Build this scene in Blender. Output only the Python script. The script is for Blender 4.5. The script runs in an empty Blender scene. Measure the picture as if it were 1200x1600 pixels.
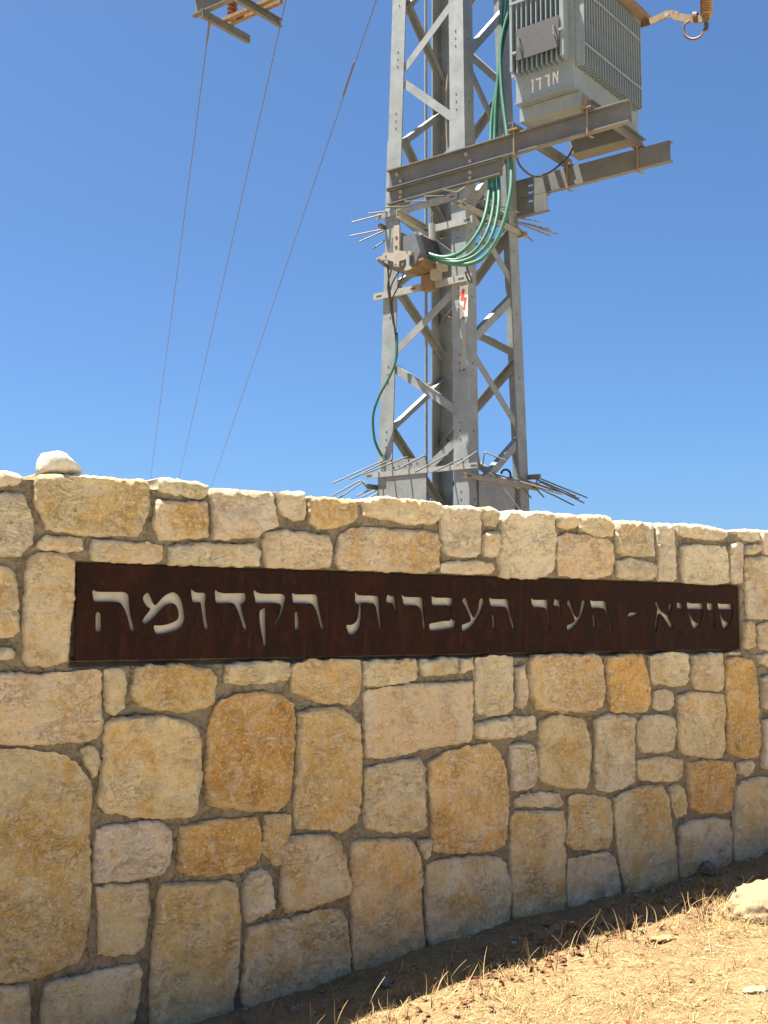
import bpy, bmesh, math, random
import numpy as np
from mathutils import Vector, noise
from mathutils.geometry import delaunay_2d_cdt

random.seed(7); RNG = np.random.default_rng(7)
scene = bpy.context.scene
COL = scene.collection

# ------------------------------------------------------------------ camera
FPX = 1850.0                      # focal length in photo pixels (photo 1200 x 1600)
PITCH = math.atan(180 / FPX)
EYE = 1.6
cam_d = bpy.data.cameras.new('camera')
cam_d.sensor_fit = 'HORIZONTAL'; cam_d.sensor_width = 36.0
cam_d.lens = FPX / 1200 * 36.0
cam_d.clip_start = 0.05; cam_d.clip_end = 5000
cam = bpy.data.objects.new('camera', cam_d); COL.objects.link(cam)
cam.location = (0, 0, EYE); cam.rotation_euler = (math.pi / 2 + PITCH, 0, 0)
scene.camera = cam

# ------------------------------------------------------------------ light
SUN_EL = math.radians(71.5); SUN_AZ = math.radians(-90)      # azimuth from +Y towards +X
world = bpy.data.worlds.new('World'); scene.world = world; world.use_nodes = True
wn = world.node_tree; bg = wn.nodes['Background']
sky = wn.nodes.new('ShaderNodeTexSky'); sky.sky_type = 'NISHITA'; sky.sun_disc = False
sky.sun_elevation = SUN_EL; sky.sun_rotation = SUN_AZ
sky.altitude = 2200; sky.air_density = 1.0; sky.dust_density = 10.0; sky.ozone_density = 10.0
wb = wn.nodes.new('ShaderNodeMix'); wb.data_type = 'RGBA'; wb.blend_type = 'MULTIPLY'; wb.inputs[0].default_value = 1.0     # camera white balance of the whole sky
wb.inputs[7].default_value = (0.72, 0.84, 0.86, 1); wn.links.new(sky.outputs[0], wb.inputs[6]); wn.links.new(wb.outputs[2], bg.inputs[0]); bg.inputs[1].default_value = 0.05
sun_d = bpy.data.lights.new('sun', 'SUN'); sun_d.energy = 5.0; sun_d.angle = math.radians(0.5)
sun_d.color = (1.0, 0.94, 0.83)
sun = bpy.data.objects.new('sun', sun_d); COL.objects.link(sun)
S = Vector((math.sin(SUN_AZ) * math.cos(SUN_EL), math.cos(SUN_AZ) * math.cos(SUN_EL), math.sin(SUN_EL)))
sun.rotation_euler = S.to_track_quat('Z', 'Y').to_euler(); sun.location = S * 40
vs = scene.view_settings
vs.view_transform = 'Standard'; vs.look = 'None'; vs.gamma = 1; vs.use_curve_mapping = False
vs.exposure = 2.15

# ------------------------------------------------------------------ geometry helpers
def ray(px, py):
    x = (px - 600) / FPX; z = -(py - 800) / FPX
    return np.array([x, math.cos(PITCH) - math.sin(PITCH) * z, math.sin(PITCH) + math.cos(PITCH) * z])
def on_plane(px, py, p0, n):
    d = ray(px, py); o = np.array([0, 0, EYE])
    return o + d * (np.dot(np.asarray(p0, float) - o, n) / np.dot(d, n))
def vec(*a): return np.array(a, float)
def unit(v): v = np.asarray(v, float); return v / np.linalg.norm(v)

WLOC = {}                         # world location of every object made here
def link(o, parent=None, loc=(0, 0, 0)):
    COL.objects.link(o)
    loc = np.asarray(loc, float); WLOC[o.name] = loc
    if parent is not None:
        o.parent = parent; o.location = Vector(loc - WLOC[parent.name])
    else:
        o.location = Vector(loc)
    return o
def tag(o, label=None, cat=None, group=None, kind=None):
    if label: o['label'] = label
    if cat: o['category'] = cat
    if group: o['group'] = group
    if kind: o['kind'] = kind
    return o
def thing(name, label, cat, loc, group=None):
    o = bpy.data.objects.new(name, None); o.empty_display_size = 0.1
    link(o, None, loc); return tag(o, label, cat, group)
class Geo:
    def __init__(s): s.v = []; s.f = []
    def add(s, verts, faces):
        n = len(s.v); s.v += [tuple(map(float, p)) for p in verts]
        s.f += [tuple(i + n for i in f) for f in faces]; return s
    def prism(s, prof, p0, p1, x, y, p1x=None):
        """closed 2D profile swept from p0 to p1 in the frame x, y"""
        p0 = np.asarray(p0, float); p1 = np.asarray(p1, float); x = np.asarray(x, float); y = np.asarray(y, float)
        n = len(prof)
        vs_ = [p0 + x * a + y * b for a, b in prof] + [p1 + x * a + y * b for a, b in prof]
        fs = [(i, (i + 1) % n, n + (i + 1) % n, n + i) for i in range(n)]
        # caps as triangles / quads through an ngon
        fs += [tuple(range(n - 1, -1, -1)), tuple(range(n, 2 * n))]
        return s.add(vs_, fs)
    def box(s, c, x, y, z):
        """box from centre and three half-extent vectors"""
        c = np.asarray(c, float); x = np.asarray(x, float); y = np.asarray(y, float); z = np.asarray(z, float)
        vs_ = [c + i * x + j * y + k * z for k in (-1, 1) for j in (-1, 1) for i in (-1, 1)]
        return s.add(vs_, [(0, 2, 3, 1), (4, 5, 7, 6), (0, 1, 5, 4), (2, 6, 7, 3), (0, 4, 6, 2), (1, 3, 7, 5)])
    def tube(s, pts, r, n=8, caps=True):
        pts = [np.asarray(p, float) for p in pts]; m = len(pts)
        rs = r if hasattr(r, '__len__') else [r] * m
        up = vec(0, 0, 1); prev = None; vs_ = []
        for i, p in enumerate(pts):
            t = unit(pts[min(i + 1, m - 1)] - pts[max(i - 1, 0)])
            if prev is None:
                a = np.cross(t, up)
                if np.linalg.norm(a) < 1e-3: a = np.cross(t, vec(1, 0, 0))
            else:
                a = prev - t * np.dot(prev, t)
            a = unit(a); prev = a; b = np.cross(t, a)
            for k in range(n):
                w = 2 * math.pi * k / n
                vs_.append(p + rs[i] * (a * math.cos(w) + b * math.sin(w)))
        fs = [(i * n + k, i * n + (k + 1) % n, (i + 1) * n + (k + 1) % n, (i + 1) * n + k) for i in range(m - 1) for k in range(n)]
        if caps: fs += [tuple(range(n - 1, -1, -1)), tuple(range((m - 1) * n, m * n))]
        return s.add(vs_, fs)
    def disc(s, c, nrm, r, h, n=8):
        c = np.asarray(c, float); nrm = unit(nrm)
        return s.tube([c, c + nrm * h], r, n)
def build(name, g, mat, parent=None, smooth=False, loc=None, angle=None, fix=True, color=None):
    """one mesh object; its origin is the middle of its shape"""
    v = np.array(g.v, float)
    c = v.mean(0) if loc is None else np.asarray(loc, float)
    me = bpy.data.meshes.new(name)
    me.from_pydata((v - c).tolist(), [], g.f)
    if fix:
        bm = bmesh.new(); bm.from_mesh(me); bmesh.ops.recalc_face_normals(bm, faces=bm.faces); bm.to_mesh(me); bm.free()
    if smooth: me.polygons.foreach_set('use_smooth', [True] * len(me.polygons))
    if mat: me.materials.append(mat)
    me.update()
    o = bpy.data.objects.new(name, me)
    if color is not None: o.color = (*color, 1)
    link(o, parent, c)
    if angle: me.set_sharp_from_angle(angle=math.radians(angle))
    return o
def bits(name, g, mat, parent): return tag(build(name, g, mat, parent), kind='stuff')
def spline(pts, n=8):
    """Catmull-Rom through 3D points"""
    P = [np.asarray(p, float) for p in pts]; P = [2 * P[0] - P[1]] + P + [2 * P[-1] - P[-2]]; out = []
    for i in range(1, len(P) - 2):
        a, b, c, d = P[i - 1:i + 3]
        for k in range(n):
            t = k / n
            out.append(0.5 * (2 * b + (c - a) * t + (2 * a - 5 * b + 4 * c - d) * t * t + (3 * b - a - 3 * c + d) * t ** 3))
    return out + [P[-2]]
def closed_smooth(pts, n=3, k=0.5):
    """closed Catmull-Rom through 2D points"""
    P = [np.asarray(p, float) for p in pts]; m = len(P); out = []
    for i in range(m):
        a, b, c, d = P[i - 1], P[i], P[(i + 1) % m], P[(i + 2) % m]
        # a chord-limited tangent keeps long straight strokes straight
        L = np.linalg.norm(c - b)
        t0 = (c - a); t0 = t0 / (np.linalg.norm(t0) + 1e-9) * min(L, np.linalg.norm(b - a)) * k * 2
        t1 = (d - b); t1 = t1 / (np.linalg.norm(t1) + 1e-9) * min(L, np.linalg.norm(d - c)) * k * 2
        for j in range(n):
            t = j / n
            h00 = 2 * t ** 3 - 3 * t * t + 1; h10 = t ** 3 - 2 * t * t + t; h01 = -2 * t ** 3 + 3 * t * t; h11 = t ** 3 - t * t
            out.append(h00 * b + h10 * t0 + h01 * c + h11 * t1)
    return out
def inside(poly, q):
    """points q (n,2) inside polygon (m,2)"""
    x, y = q[:, 0], q[:, 1]; r = np.zeros(len(q), bool); m = len(poly)
    for i in range(m):
        x0, y0 = poly[i]; x1, y1 = poly[(i + 1) % m]
        if y0 == y1: continue
        c = ((y0 > y) != (y1 > y)) & (x < (x1 - x0) * (y - y0) / (y1 - y0) + x0)
        r ^= c
    return r
def seg_dist(poly, q):
    a = np.asarray(poly); b = np.roll(a, -1, 0); d = b - a
    L = (d * d).sum(1) + 1e-12; best = np.full(len(q), 1e9)
    for i in range(len(a)):
        t = np.clip(((q - a[i]) @ d[i]) / L[i], 0, 1)
        best = np.minimum(best, np.hypot(*(q - a[i] - t[:, None] * d[i]).T))
    return best

# ------------------------------------------------------------------ materials
class NT:
    def __init__(s, name):
        s.m = bpy.data.materials.new(name); s.m.use_nodes = True; s.t = s.m.node_tree
        s.b = s.t.nodes['Principled BSDF']
    def n(s, typ, **kw):
        o = s.t.nodes.new('ShaderNode' + typ)
        for k, v in kw.items():
            if k.startswith('i_'):
                key = k[2:]; key = int(key) if key.isdigit() else key.replace('_', ' ')
                o.inputs[key].default_value = v
            else: setattr(o, k, v)
        return o
    def l(s, a, b): s.t.links.new(a, b)
    def noise(s, vecout, scale, detail=4, rough=0.55, dist=0.0):
        o = s.n('TexNoise'); o.inputs['Scale'].default_value = scale; o.inputs['Detail'].default_value = detail
        o.inputs['Roughness'].default_value = rough; o.inputs['Distortion'].default_value = dist
        if vecout is not None: s.l(vecout, o.inputs['Vector'])
        return o.outputs['Fac']
    def ramp(s, fac, stops):
        o = s.n('ValToRGB'); e = o.color_ramp.elements
        while len(e) < len(stops): e.new(0.5)
        for el, (p, c) in zip(e, stops):
            el.position = p; el.color = c if len(c) == 4 else (*c, 1)
        s.l(fac, o.inputs[0]); return o.outputs[0]
    def mix(s, fac, a, b, mode='MIX'):
        o = s.n('Mix', data_type='RGBA', blend_type=mode)
        for v, i in ((fac, 0), (a, 6), (b, 7)):
            if hasattr(v, 'is_linked'): s.l(v, o.inputs[i])
            elif i == 0: o.inputs[0].default_value = v
            else: o.inputs[i].default_value = (*v, 1)
        return o.outputs[2]
    def math(s, op, a, b=None):
        o = s.n('Math', operation=op)
        for i, v in enumerate((a, b)):
            if v is None: continue
            if hasattr(v, 'is_linked'): s.l(v, o.inputs[i])
            else: o.inputs[i].default_value = v
        return o.outputs[0]
    def bump(s, h, strength=0.5, dist=0.01, normal=None):
        o = s.n('Bump'); o.inputs['Strength'].default_value = strength; o.inputs['Distance'].default_value = dist
        s.l(h, o.inputs['Height'])
        if normal is not None: s.l(normal, o.inputs['Normal'])
        return o.outputs[0]
    def set(s, color=None, rough=None, metal=None, normal=None, spec=None):
        for v, k in ((color, 'Base Color'), (rough, 'Roughness'), (metal, 'Metallic'), (normal, 'Normal'), (spec, 'Specular IOR Level')):
            if v is None: continue
            if hasattr(v, 'is_linked'): s.l(v, s.b.inputs[k])
            else: s.b.inputs[k].default_value = (*v, 1) if isinstance(v, tuple) else v
        return s.m
def BW(v): return (v, v, v)

def mat_stone():
    t = NT('limestone'); info = t.n('ObjectInfo'); geo = t.n('TexCoord')
    off = t.n('VectorMath', operation='SCALE'); 
    cmb = t.n('CombineXYZ'); t.l(info.outputs['Random'], cmb.inputs[0]); t.l(info.outputs['Random'], cmb.inputs[1])
    t.l(cmb.outputs[0], off.inputs[0]); off.inputs['Scale'].default_value = 37.0
    add = t.n('VectorMath', operation='ADD'); t.l(geo.outputs['Object'], add.inputs[0]); t.l(off.outputs[0], add.inputs[1])
    v = add.outputs[0]; base = info.outputs['Color']
    n_big = t.noise(v, 4.5, 5, 0.6, 0.4); n_mid_n = t.n('TexNoise'); n_mid_n.inputs['Detail'].default_value = 7; n_mid_n.inputs['Roughness'].default_value = 0.75; n_mid_n.inputs['Distortion'].default_value = 0.3; t.l(v, n_mid_n.inputs['Vector']); t.l(t.math('ADD', t.math('MULTIPLY', info.outputs['Random'], 26.0), 15.0), n_mid_n.inputs['Scale']); n_mid = n_mid_n.outputs['Fac']; n_fine = t.noise(v, 75, 6, 0.8); n_blot = t.noise(v, 12, 7, 0.75, 0.4)
    mul = lambda k: t.mix(1.0, base, k, 'MULTIPLY')
    pale = t.mix(0.62, base, (0.80, 0.72, 0.57))
    rnd2 = t.math('FRACT', t.math('MULTIPLY', info.outputs['Random'], 17.3))
    c = t.mix(t.math('MULTIPLY', t.ramp(n_big, [(0.42, BW(0)), (0.60, BW(1))]), t.math('ADD', rnd2, 0.15)), base, mul((0.88, 0.70, 0.42)))
    c = t.mix(t.ramp(n_blot, [(0.50, BW(0)), (0.64, BW(0.8))]), c, pale)
    c = t.mix(t.ramp(n_blot, [(0.33, BW(0.85)), (0.44, BW(0))]), c, mul((0.78, 0.56, 0.32)))
    c = t.mix(t.ramp(n_mid, [(0.52, BW(0)), (0.66, BW(0.8))]), c, pale)
    c = t.mix(t.ramp(n_mid, [(0.33, BW(0.9)), (0.44, BW(0))]), c, mul((0.74, 0.54, 0.33)))
    c = t.mix(t.ramp(n_fine, [(0.53, BW(0)), (0.66, BW(0.8))]), c, (0.86, 0.79, 0.65))
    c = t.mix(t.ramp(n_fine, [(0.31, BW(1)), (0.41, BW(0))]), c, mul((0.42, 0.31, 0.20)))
    mps = t.n('Mapping'); mps.inputs['Scale'].default_value = (1, 1, 2.4); t.l(v, mps.inputs[0])
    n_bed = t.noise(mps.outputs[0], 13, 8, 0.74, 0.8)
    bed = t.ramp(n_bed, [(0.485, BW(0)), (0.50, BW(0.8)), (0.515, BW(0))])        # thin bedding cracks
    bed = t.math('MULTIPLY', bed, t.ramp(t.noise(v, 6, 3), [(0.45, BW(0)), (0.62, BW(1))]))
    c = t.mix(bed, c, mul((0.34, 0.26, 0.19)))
    grey = t.ramp(t.noise(v, 8, 6, 0.75, 0.5), [(0.60, BW(0)), (0.72, BW(0.5))])
    c = t.mix(grey, c, (0.42, 0.38, 0.32))
    gm = t.n('NewGeometry')                                                       # chalky chipped arrises
    c = t.mix(t.ramp(gm.outputs['Pointiness'], [(0.52, BW(0)), (0.60, BW(0.7))]), c, t.mix(0.5, base, (0.82, 0.75, 0.62)))
    h1 = t.math('ADD', t.math('MULTIPLY', n_mid, 1.0), t.math('MULTIPLY', n_fine, 0.55))
    h2 = t.math('SUBTRACT', t.math('ADD', h1, t.math('MULTIPLY', n_bed, 0.8)), t.math('MULTIPLY', bed, 0.35))
    nb = t.bump(h2, 1.0, 0.036)
    return t.set(c, 0.92, 0, nb, 0.15)
def mat_mortar():
    t = NT('mortar'); v = t.n('TexCoord').outputs['Object']
    n1 = t.noise(v, 2.5, 5, 0.6); n2 = t.noise(v, 22, 7, 0.75, 0.5); n3 = t.noise(v, 95, 5, 0.8); n4 = t.noise(v, 9, 6, 0.7, 1.0)
    c = t.ramp(n1, [(0.3, (0.175, 0.148, 0.105)), (0.7, (0.245, 0.21, 0.15))])
    c = t.mix(t.ramp(n2, [(0.52, BW(0)), (0.70, BW(0.5))]), c, (0.31, 0.265, 0.19))
    c = t.mix(t.ramp(n2, [(0.34, BW(0.8)), (0.45, BW(0))]), c, (0.13, 0.105, 0.07))
    c = t.mix(t.ramp(n3, [(0.58, BW(0)), (0.70, BW(0.7))]), c, (0.34, 0.295, 0.22))
    c = t.mix(t.ramp(n3, [(0.28, BW(0.8)), (0.42, BW(0))]), c, (0.10, 0.08, 0.055))
    crk = t.ramp(n4, [(0.49, BW(0)), (0.50, BW(0.7)), (0.51, BW(0))])
    c = t.mix(crk, c, (0.07, 0.055, 0.04))
    h = t.math('SUBTRACT', t.math('ADD', n2, t.math('MULTIPLY', n3, 0.5)), t.math('MULTIPLY', crk, 0.4))
    return t.set(c, 0.95, 0, t.bump(h, 1.0, 0.016), 0.1)
def mat_corten():
    t = NT('weathering_steel'); v = t.n('TexCoord').outputs['Object']
    mp = t.n('Mapping'); mp.inputs['Scale'].default_value = (9, 9, 0.9); t.l(v, mp.inputs[0])
    streak = t.noise(mp.outputs[0], 2.2, 6, 0.7, 0.4); cl = t.noise(v, 5, 6, 0.7, 0.6); fine = t.noise(v, 110, 5, 0.75); mid = t.noise(v, 28, 6, 0.7)
    c = t.ramp(streak, [(0.32, (0.0075, 0.0028, 0.0018)), (0.55, (0.013, 0.0042, 0.0025)), (0.72, (0.030, 0.0095, 0.005))])
    c = t.mix(t.ramp(cl, [(0.48, BW(0)), (0.70, BW(0.7))]), c, (0.030, 0.0085, 0.0038))
    c = t.mix(t.ramp(mid, [(0.55, BW(0)), (0.72, BW(0.6))]), c, (0.038, 0.0125, 0.0058))
    c = t.mix(t.ramp(fine, [(0.57, BW(0)), (0.72, BW(0.7))]), c, (0.045, 0.018, 0.009))
    drip = t.ramp(t.noise(mp.outputs[0], 5.5, 4, 0.6), [(0.63, BW(0)), (0.72, BW(0.35))])
    c = t.mix(drip, c, (0.055, 0.032, 0.019))
    return t.set(c, t.ramp(cl, [(0, BW(0.6)), (1, BW(0.85))]), 0.0, t.bump(t.math('ADD', fine, mid), 0.3, 0.003), 0.10)
def mat_steel(name, a, b, rust=0.0, rough=0.55, metal=0.0, grime=(0.20, 0.15, 0.095)):
    t = NT(name); v = t.n('TexCoord').outputs['Object']; info = t.n('ObjectInfo')
    n1 = t.noise(v, 5, 5, 0.62, 0.4); n2 = t.noise(v, 45, 5, 0.7); mp = t.n('Mapping'); mp.inputs['Scale'].default_value = (30, 30, 2.2); t.l(v, mp.inputs[0])
    st = t.noise(mp.outputs[0], 1.0, 4, 0.6)
    c = t.ramp(n1, [(0.3, a), (0.7, b)])
    c = t.mix(t.ramp(n2, [(0.45, BW(0)), (0.75, BW(0.35))]), c, tuple(x * 0.72 for x in a))
    c = t.mix(t.ramp(st, [(0.55, BW(0)), (0.78, BW(0.4))]), c, grime)
    if rust: c = t.mix(t.ramp(t.noise(v, 9, 6, 0.7, 0.8), [(0.60 - rust * 0.25, BW(0)), (0.76 - rust * 0.2, BW(min(1, 0.5 + rust)))]), c, (0.15, 0.072, 0.024))
    return t.set(c, t.ramp(n2, [(0.3, BW(rough - 0.08)), (0.7, BW(rough + 0.14))]), metal, t.bump(n2, 0.12, 0.003), 0.35)
def mat_plain(name, c, rough=0.5, metal=0.0, var=0.15, scale=30, spec=0.5, bumpy=0.1):
    t = NT(name); v = t.n('TexCoord').outputs['Object']; n1 = t.noise(v, scale, 4, 0.6)
    lo = tuple(x * (1 - var) for x in c); hi = tuple(min(1, x * (1 + var)) for x in c)
    return t.set(t.ramp(n1, [(0.3, lo), (0.7, hi)]), rough, metal, t.bump(n1, bumpy, 0.004), spec)
def mat_worn():
    t = NT('worn_stencil_paint'); v = t.n('TexCoord').outputs['Object']
    return t.set(t.mix(t.ramp(t.noise(v, 60, 5, 0.7), [(0.46, BW(0)), (0.60, BW(0.85))]), (0.55, 0.56, 0.55), (0.20, 0.235, 0.245)), 0.6, 0)
def mat_ground():
    t = NT('dry_soil'); v = t.n('TexCoord').outputs['Object']
    n1 = t.noise(v, 1.3, 5, 0.6); n2 = t.noise(v, 14, 6, 0.7, 0.6); n3 = t.noise(v, 85, 5, 0.75); n4 = t.noise(v, 300, 3, 0.7)
    c = t.ramp(n1, [(0.3, (0.235, 0.158, 0.08)), (0.7, (0.295, 0.20, 0.105))])
    c = t.mix(t.ramp(n2, [(0.42, BW(0)), (0.66, BW(0.7))]), c, (0.17, 0.10, 0.047))
    c = t.mix(t.ramp(n3, [(0.52, BW(0)), (0.70, BW(0.75))]), c, (0.37, 0.275, 0.14))
    c = t.mix(t.ramp(n4, [(0.30, BW(0.7)), (0.45, BW(0))]), c, (0.12, 0.08, 0.045))
    h = t.math('ADD', n2, t.math('ADD', t.math('MULTIPLY', n3, 0.7), t.math('MULTIPLY', n4, 0.25)))
    return t.set(c, 0.95, 0, t.bump(h, 0.9, 0.02), 0.1)
def mat_attr(name, rough=0.8, spec=0.2, trans=0.0):
    t = NT(name); a = t.n('Attribute', attribute_name='tint'); v = t.n('TexCoord').outputs['Object']
    c = t.mix(t.ramp(t.noise(v, 60, 3), [(0.35, BW(0)), (0.7, BW(0.35))]), a.outputs['Color'], t.mix(1.0, a.outputs['Color'], (0.6, 0.55, 0.5), 'MULTIPLY'))
    return t.set(c, rough, 0, None, spec)
def mat_rock(name, c, dark):
    t = NT(name); v = t.n('TexCoord').outputs['Object']
    n1 = t.noise(v, 6, 6, 0.7, 0.5); n2 = t.noise(v, 40, 6, 0.7)
    k = t.ramp(n1, [(0.3, c), (0.75, tuple(x * 0.8 for x in c))])
    k = t.mix(t.ramp(n2, [(0.54, BW(0)), (0.75, BW(0.7))]), k, dark)
    return t.set(k, 0.9, 0, t.bump(t.math('ADD', n1, t.math('MULTIPLY', n2, 0.5)), 0.8, 0.02), 0.15)

M = dict(
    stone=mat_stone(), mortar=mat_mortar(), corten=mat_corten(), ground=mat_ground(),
    galv=mat_steel('galvanised_steel', (0.165, 0.190, 0.194), (0.25, 0.276, 0.278), 0.05, 0.48, 0.2),
    galv_warm=mat_steel('weathered_galvanised_steel', (0.21, 0.20, 0.175), (0.28, 0.27, 0.235), 0.14),
    channel=mat_steel('stained_channel_steel', (0.078, 0.088, 0.094), (0.122, 0.130, 0.130), 0.13, 0.55),
    rail=mat_steel('slotted_rail_steel', (0.20, 0.22, 0.22), (0.27, 0.285, 0.275), 0.08),
    rod=mat_steel('spike_rod_steel', (0.11, 0.11, 0.108), (0.165, 0.162, 0.152), 0.10, 0.5, 0.1),
    rusty=mat_steel('rusted_steel', (0.15, 0.115, 0.07), (0.20, 0.155, 0.10), 0.5, 0.75, 0.0),
    tpaint=mat_steel('grey_transformer_paint', (0.140, 0.182, 0.205), (0.19, 0.232, 0.252), 0.06, 0.42, 0.0, (0.30, 0.29, 0.25)),
    plate=mat_plain('dark_plate_paint', (0.040, 0.040, 0.042), 0.55, 0, 0.15, 20),
    black=mat_plain('black_plastic', (0.025, 0.025, 0.028), 0.45, 0, 0.3),
    dgrey=mat_plain('dark_grey_plastic', (0.085, 0.095, 0.105), 0.5, 0, 0.2, 14),
    beige=mat_plain('beige_moulding', (0.25, 0.23, 0.19), 0.6, 0, 0.15, 18),
    tan=mat_plain('tan_moulding', (0.15, 0.105, 0.055), 0.7, 0, 0.25, 24),
    green=mat_plain('green_cable_sheath', (0.022, 0.115, 0.078), 0.5, 0, 0.18, 12),
    white=mat_plain('white_paint', (0.55, 0.55, 0.53), 0.6, 0, 0.06, 40),
    red=mat_plain('red_paint', (0.45, 0.06, 0.03), 0.55, 0, 0.1, 40),
    porcelain=mat_plain('brown_porcelain', (0.155, 0.042, 0.022), 0.25, 0, 0.2, 10),
    copper=mat_plain('aged_copper', (0.12, 0.065, 0.04), 0.55, 0.2, 0.25, 25),
    arrester=mat_plain('ochre_arrester', (0.16, 0.085, 0.035), 0.5, 0, 0.25, 20),
    wire=mat_plain('conductor_wire', (0.10, 0.095, 0.09), 0.5, 0.4, 0.1),
    hole=mat_plain('dark_bolt', (0.06, 0.058, 0.055), 0.6, 0.2, 0.2),
    plaster=mat_plain('pale_render', (0.33, 0.315, 0.275), 0.9, 0, 0.18, 9, 0.1, 0.4),
    boulder=mat_rock('weathered_boulder', (0.27, 0.205, 0.12), (0.145, 0.105, 0.058)),
    stencil=mat_worn(), clod=mat_rock('dry_clod', (0.27, 0.19, 0.10), (0.15, 0.10, 0.05)),
    rock=mat_rock('pale_rock', (0.32, 0.255, 0.16), (0.19, 0.14, 0.08)),
    chalk=mat_rock('white_chalk_rock', (0.46, 0.435, 0.37), (0.33, 0.30, 0.24)),
    straw=mat_attr('dry_straw'), leaf=mat_attr('dead_leaves', 0.75), pebble=mat_attr('pebbles', 0.9),
)

# ------------------------------------------------------------------ wall frame
WA = math.radians(52.4)
WD = vec(math.sin(WA), math.cos(WA), 0)            # along the wall, to the right and away
WN = vec(math.cos(WA), -math.sin(WA), 0)           # out of the wall face, to the viewer's side
W0 = vec(-1.26102, 4.85652, 0)
UP = vec(0, 0, 1)
def wall(u, z, n=0.0): return W0 + WD * u + UP * z + WN * n
def px_wall(px, py):
    q = on_plane(px, py, W0, WN); return np.array([np.dot(q - W0, WD), q[2]])
def to_un(x, y): d = vec(x, y, 0) - W0; return np.dot(d, WD), np.dot(d, WN)
SIGN = (0.0, 4.437, 1.463, 1.861)

# ------------------------------------------------------------------ ground
GU = np.array([-400, -6, -2.5, 0.2, 0.75, 1.38, 1.83, 2.41, 3.28, 3.77, 4.27, 4.68, 7, 12, 400.])
GZ = np.array([-0.3, -0.25, -0.17, -0.10, -0.075, -0.01, 0.022, 0.062, 0.092, 0.12, 0.143, 0.172, 0.25, 0.3, 0.3])
def ground_z(u, n):
    z = np.interp(u, GU, GZ)
    z = z + 0.02 * np.exp(-np.maximum(n, 0) / 0.12) * (n > -0.6)          # soil banked against the wall
    return z - 0.008 * np.clip(n, 0, 6)
def ground_noise(x, y):
    p = Vector((x, y, 0))
    return 0.020 * noise.fractal(p * 2.2, 1.0, 2.0, 4) + 0.010 * noise.fractal(p * 11, 0.9, 2.0, 3)
def ground_h(x, y):
    u, n = to_un(x, y)
    f = 1.0 if max(abs(x), abs(y - 5)) < 14 else 0.0
    return float(ground_z(u, n)) + (ground_noise(x, y) if f else 0.0)
def axis(lo, hi, step, far):
    a = list(np.arange(lo, hi + 1e-6, step)); d = step
    x = a[-1]
    while x < far: d *= 1.5; x += d; a.append(x)
    x = a[0]; d = step; pre = []
    while x > -far: d *= 1.5; x -= d; pre.append(x)
    return pre[::-1] + a
gx = axis(-2.4, 4.6, 0.032, 1500); gy = axis(2.6, 8.6, 0.032, 1500)
g = Geo(); nx = len(gx)
for y in gy:
    for x in gx: g.v.append((x, y, ground_h(x, y)))
g.f = [(j * nx + i, j * nx + i + 1, (j + 1) * nx + i + 1, (j + 1) * nx + i) for j in range(len(gy) - 1) for i in range(nx - 1)]
tag(build('ground', g, M['ground'], smooth=True, loc=(0, 0, 0), fix=False), kind='structure')

# unseen pale gravel strip, added to bounce sunlight onto the shaded wall
g = Geo(); pu = np.arange(-40, 40.1, 1.0); pn = np.arange(2.2, 16.01, 0.3)
for n_ in pn:
    for u in pu:
        e = 0.25 * noise.noise(Vector((u * 0.7, n_, 3))) if n_ in (pn[0], pn[-1]) else 0.0
        p = W0 + WD * u + WN * (n_ + e); g.v.append((p[0], p[1], ground_h(p[0], p[1]) * 0 + float(ground_z(u, n_ + e)) + 0.035))
m_ = len(pu); g.f = [(j * m_ + i, (j + 1) * m_ + i, (j + 1) * m_ + i + 1, j * m_ + i + 1) for j in range(len(pn) - 1) for i in range(m_ - 1)]
tag(build('bounce_ground', g, mat_rock('pale_bounce_ground', (0.74, 0.64, 0.47), (0.60, 0.51, 0.36)), smooth=True, fix=False), kind='structure')

# ------------------------------------------------------------------ stone wall
WU0, WU1, WTOP, WTH = -2.6, 8.4, 2.19, 0.42
stone_wall = thing('stone_wall', 'long wall of rough cream and ochre limestone blocks below the steel pylon', 'wall', wall(2.2, 0.0))
def fbm(p, o=3): return noise.fractal(p, 1.0, 2.0, o)
g = Geo(); us = np.arange(WU0, WU1 + 0.001, 0.022); zs = np.concatenate([np.arange(-0.5, WTOP, 0.022), [WTOP]])
for z in zs:
    for u in us:
        ins = SIGN[0] - 0.02 < u < SIGN[1] + 0.02 and SIGN[2] - 0.015 < z < SIGN[3] + 0.015
        n_ = -0.050 if ins else min(0.014, 0.001 + 0.009 * fbm(Vector((u * 6, z * 6, 1))) + 0.006 * fbm(Vector((u * 24, z * 24, 5))))
        g.v.append(tuple(wall(u, z, n_)))
nu = len(us)
g.f = [(j * nu + i, j * nu + i + 1, (j + 1) * nu + i + 1, (j + 1) * nu + i) for j in range(len(zs) - 1) for i in range(nu - 1)]
b0 = len(g.v); nz = len(zs)
g.v += [tuple(wall(u, WTOP, -WTH)) for u in us] + [tuple(wall(u, -0.5, -WTH)) for u in us]
tr = (nz - 1) * nu
for i in range(nu - 1):
    g.f.append((tr + i, tr + i + 1, b0 + i + 1, b0 + i)); g.f.append((b0 + i, b0 + i + 1, b0 + nu + i + 1, b0 + nu + i))
for e in (0, nu - 1):
    g.f.append(tuple([j * nu + e for j in range(nz)] + [b0 + e, b0 + nu + e]))
build('mortar_core', g, M['mortar'], stone_wall, smooth=True, angle=40, fix=False)

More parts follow.
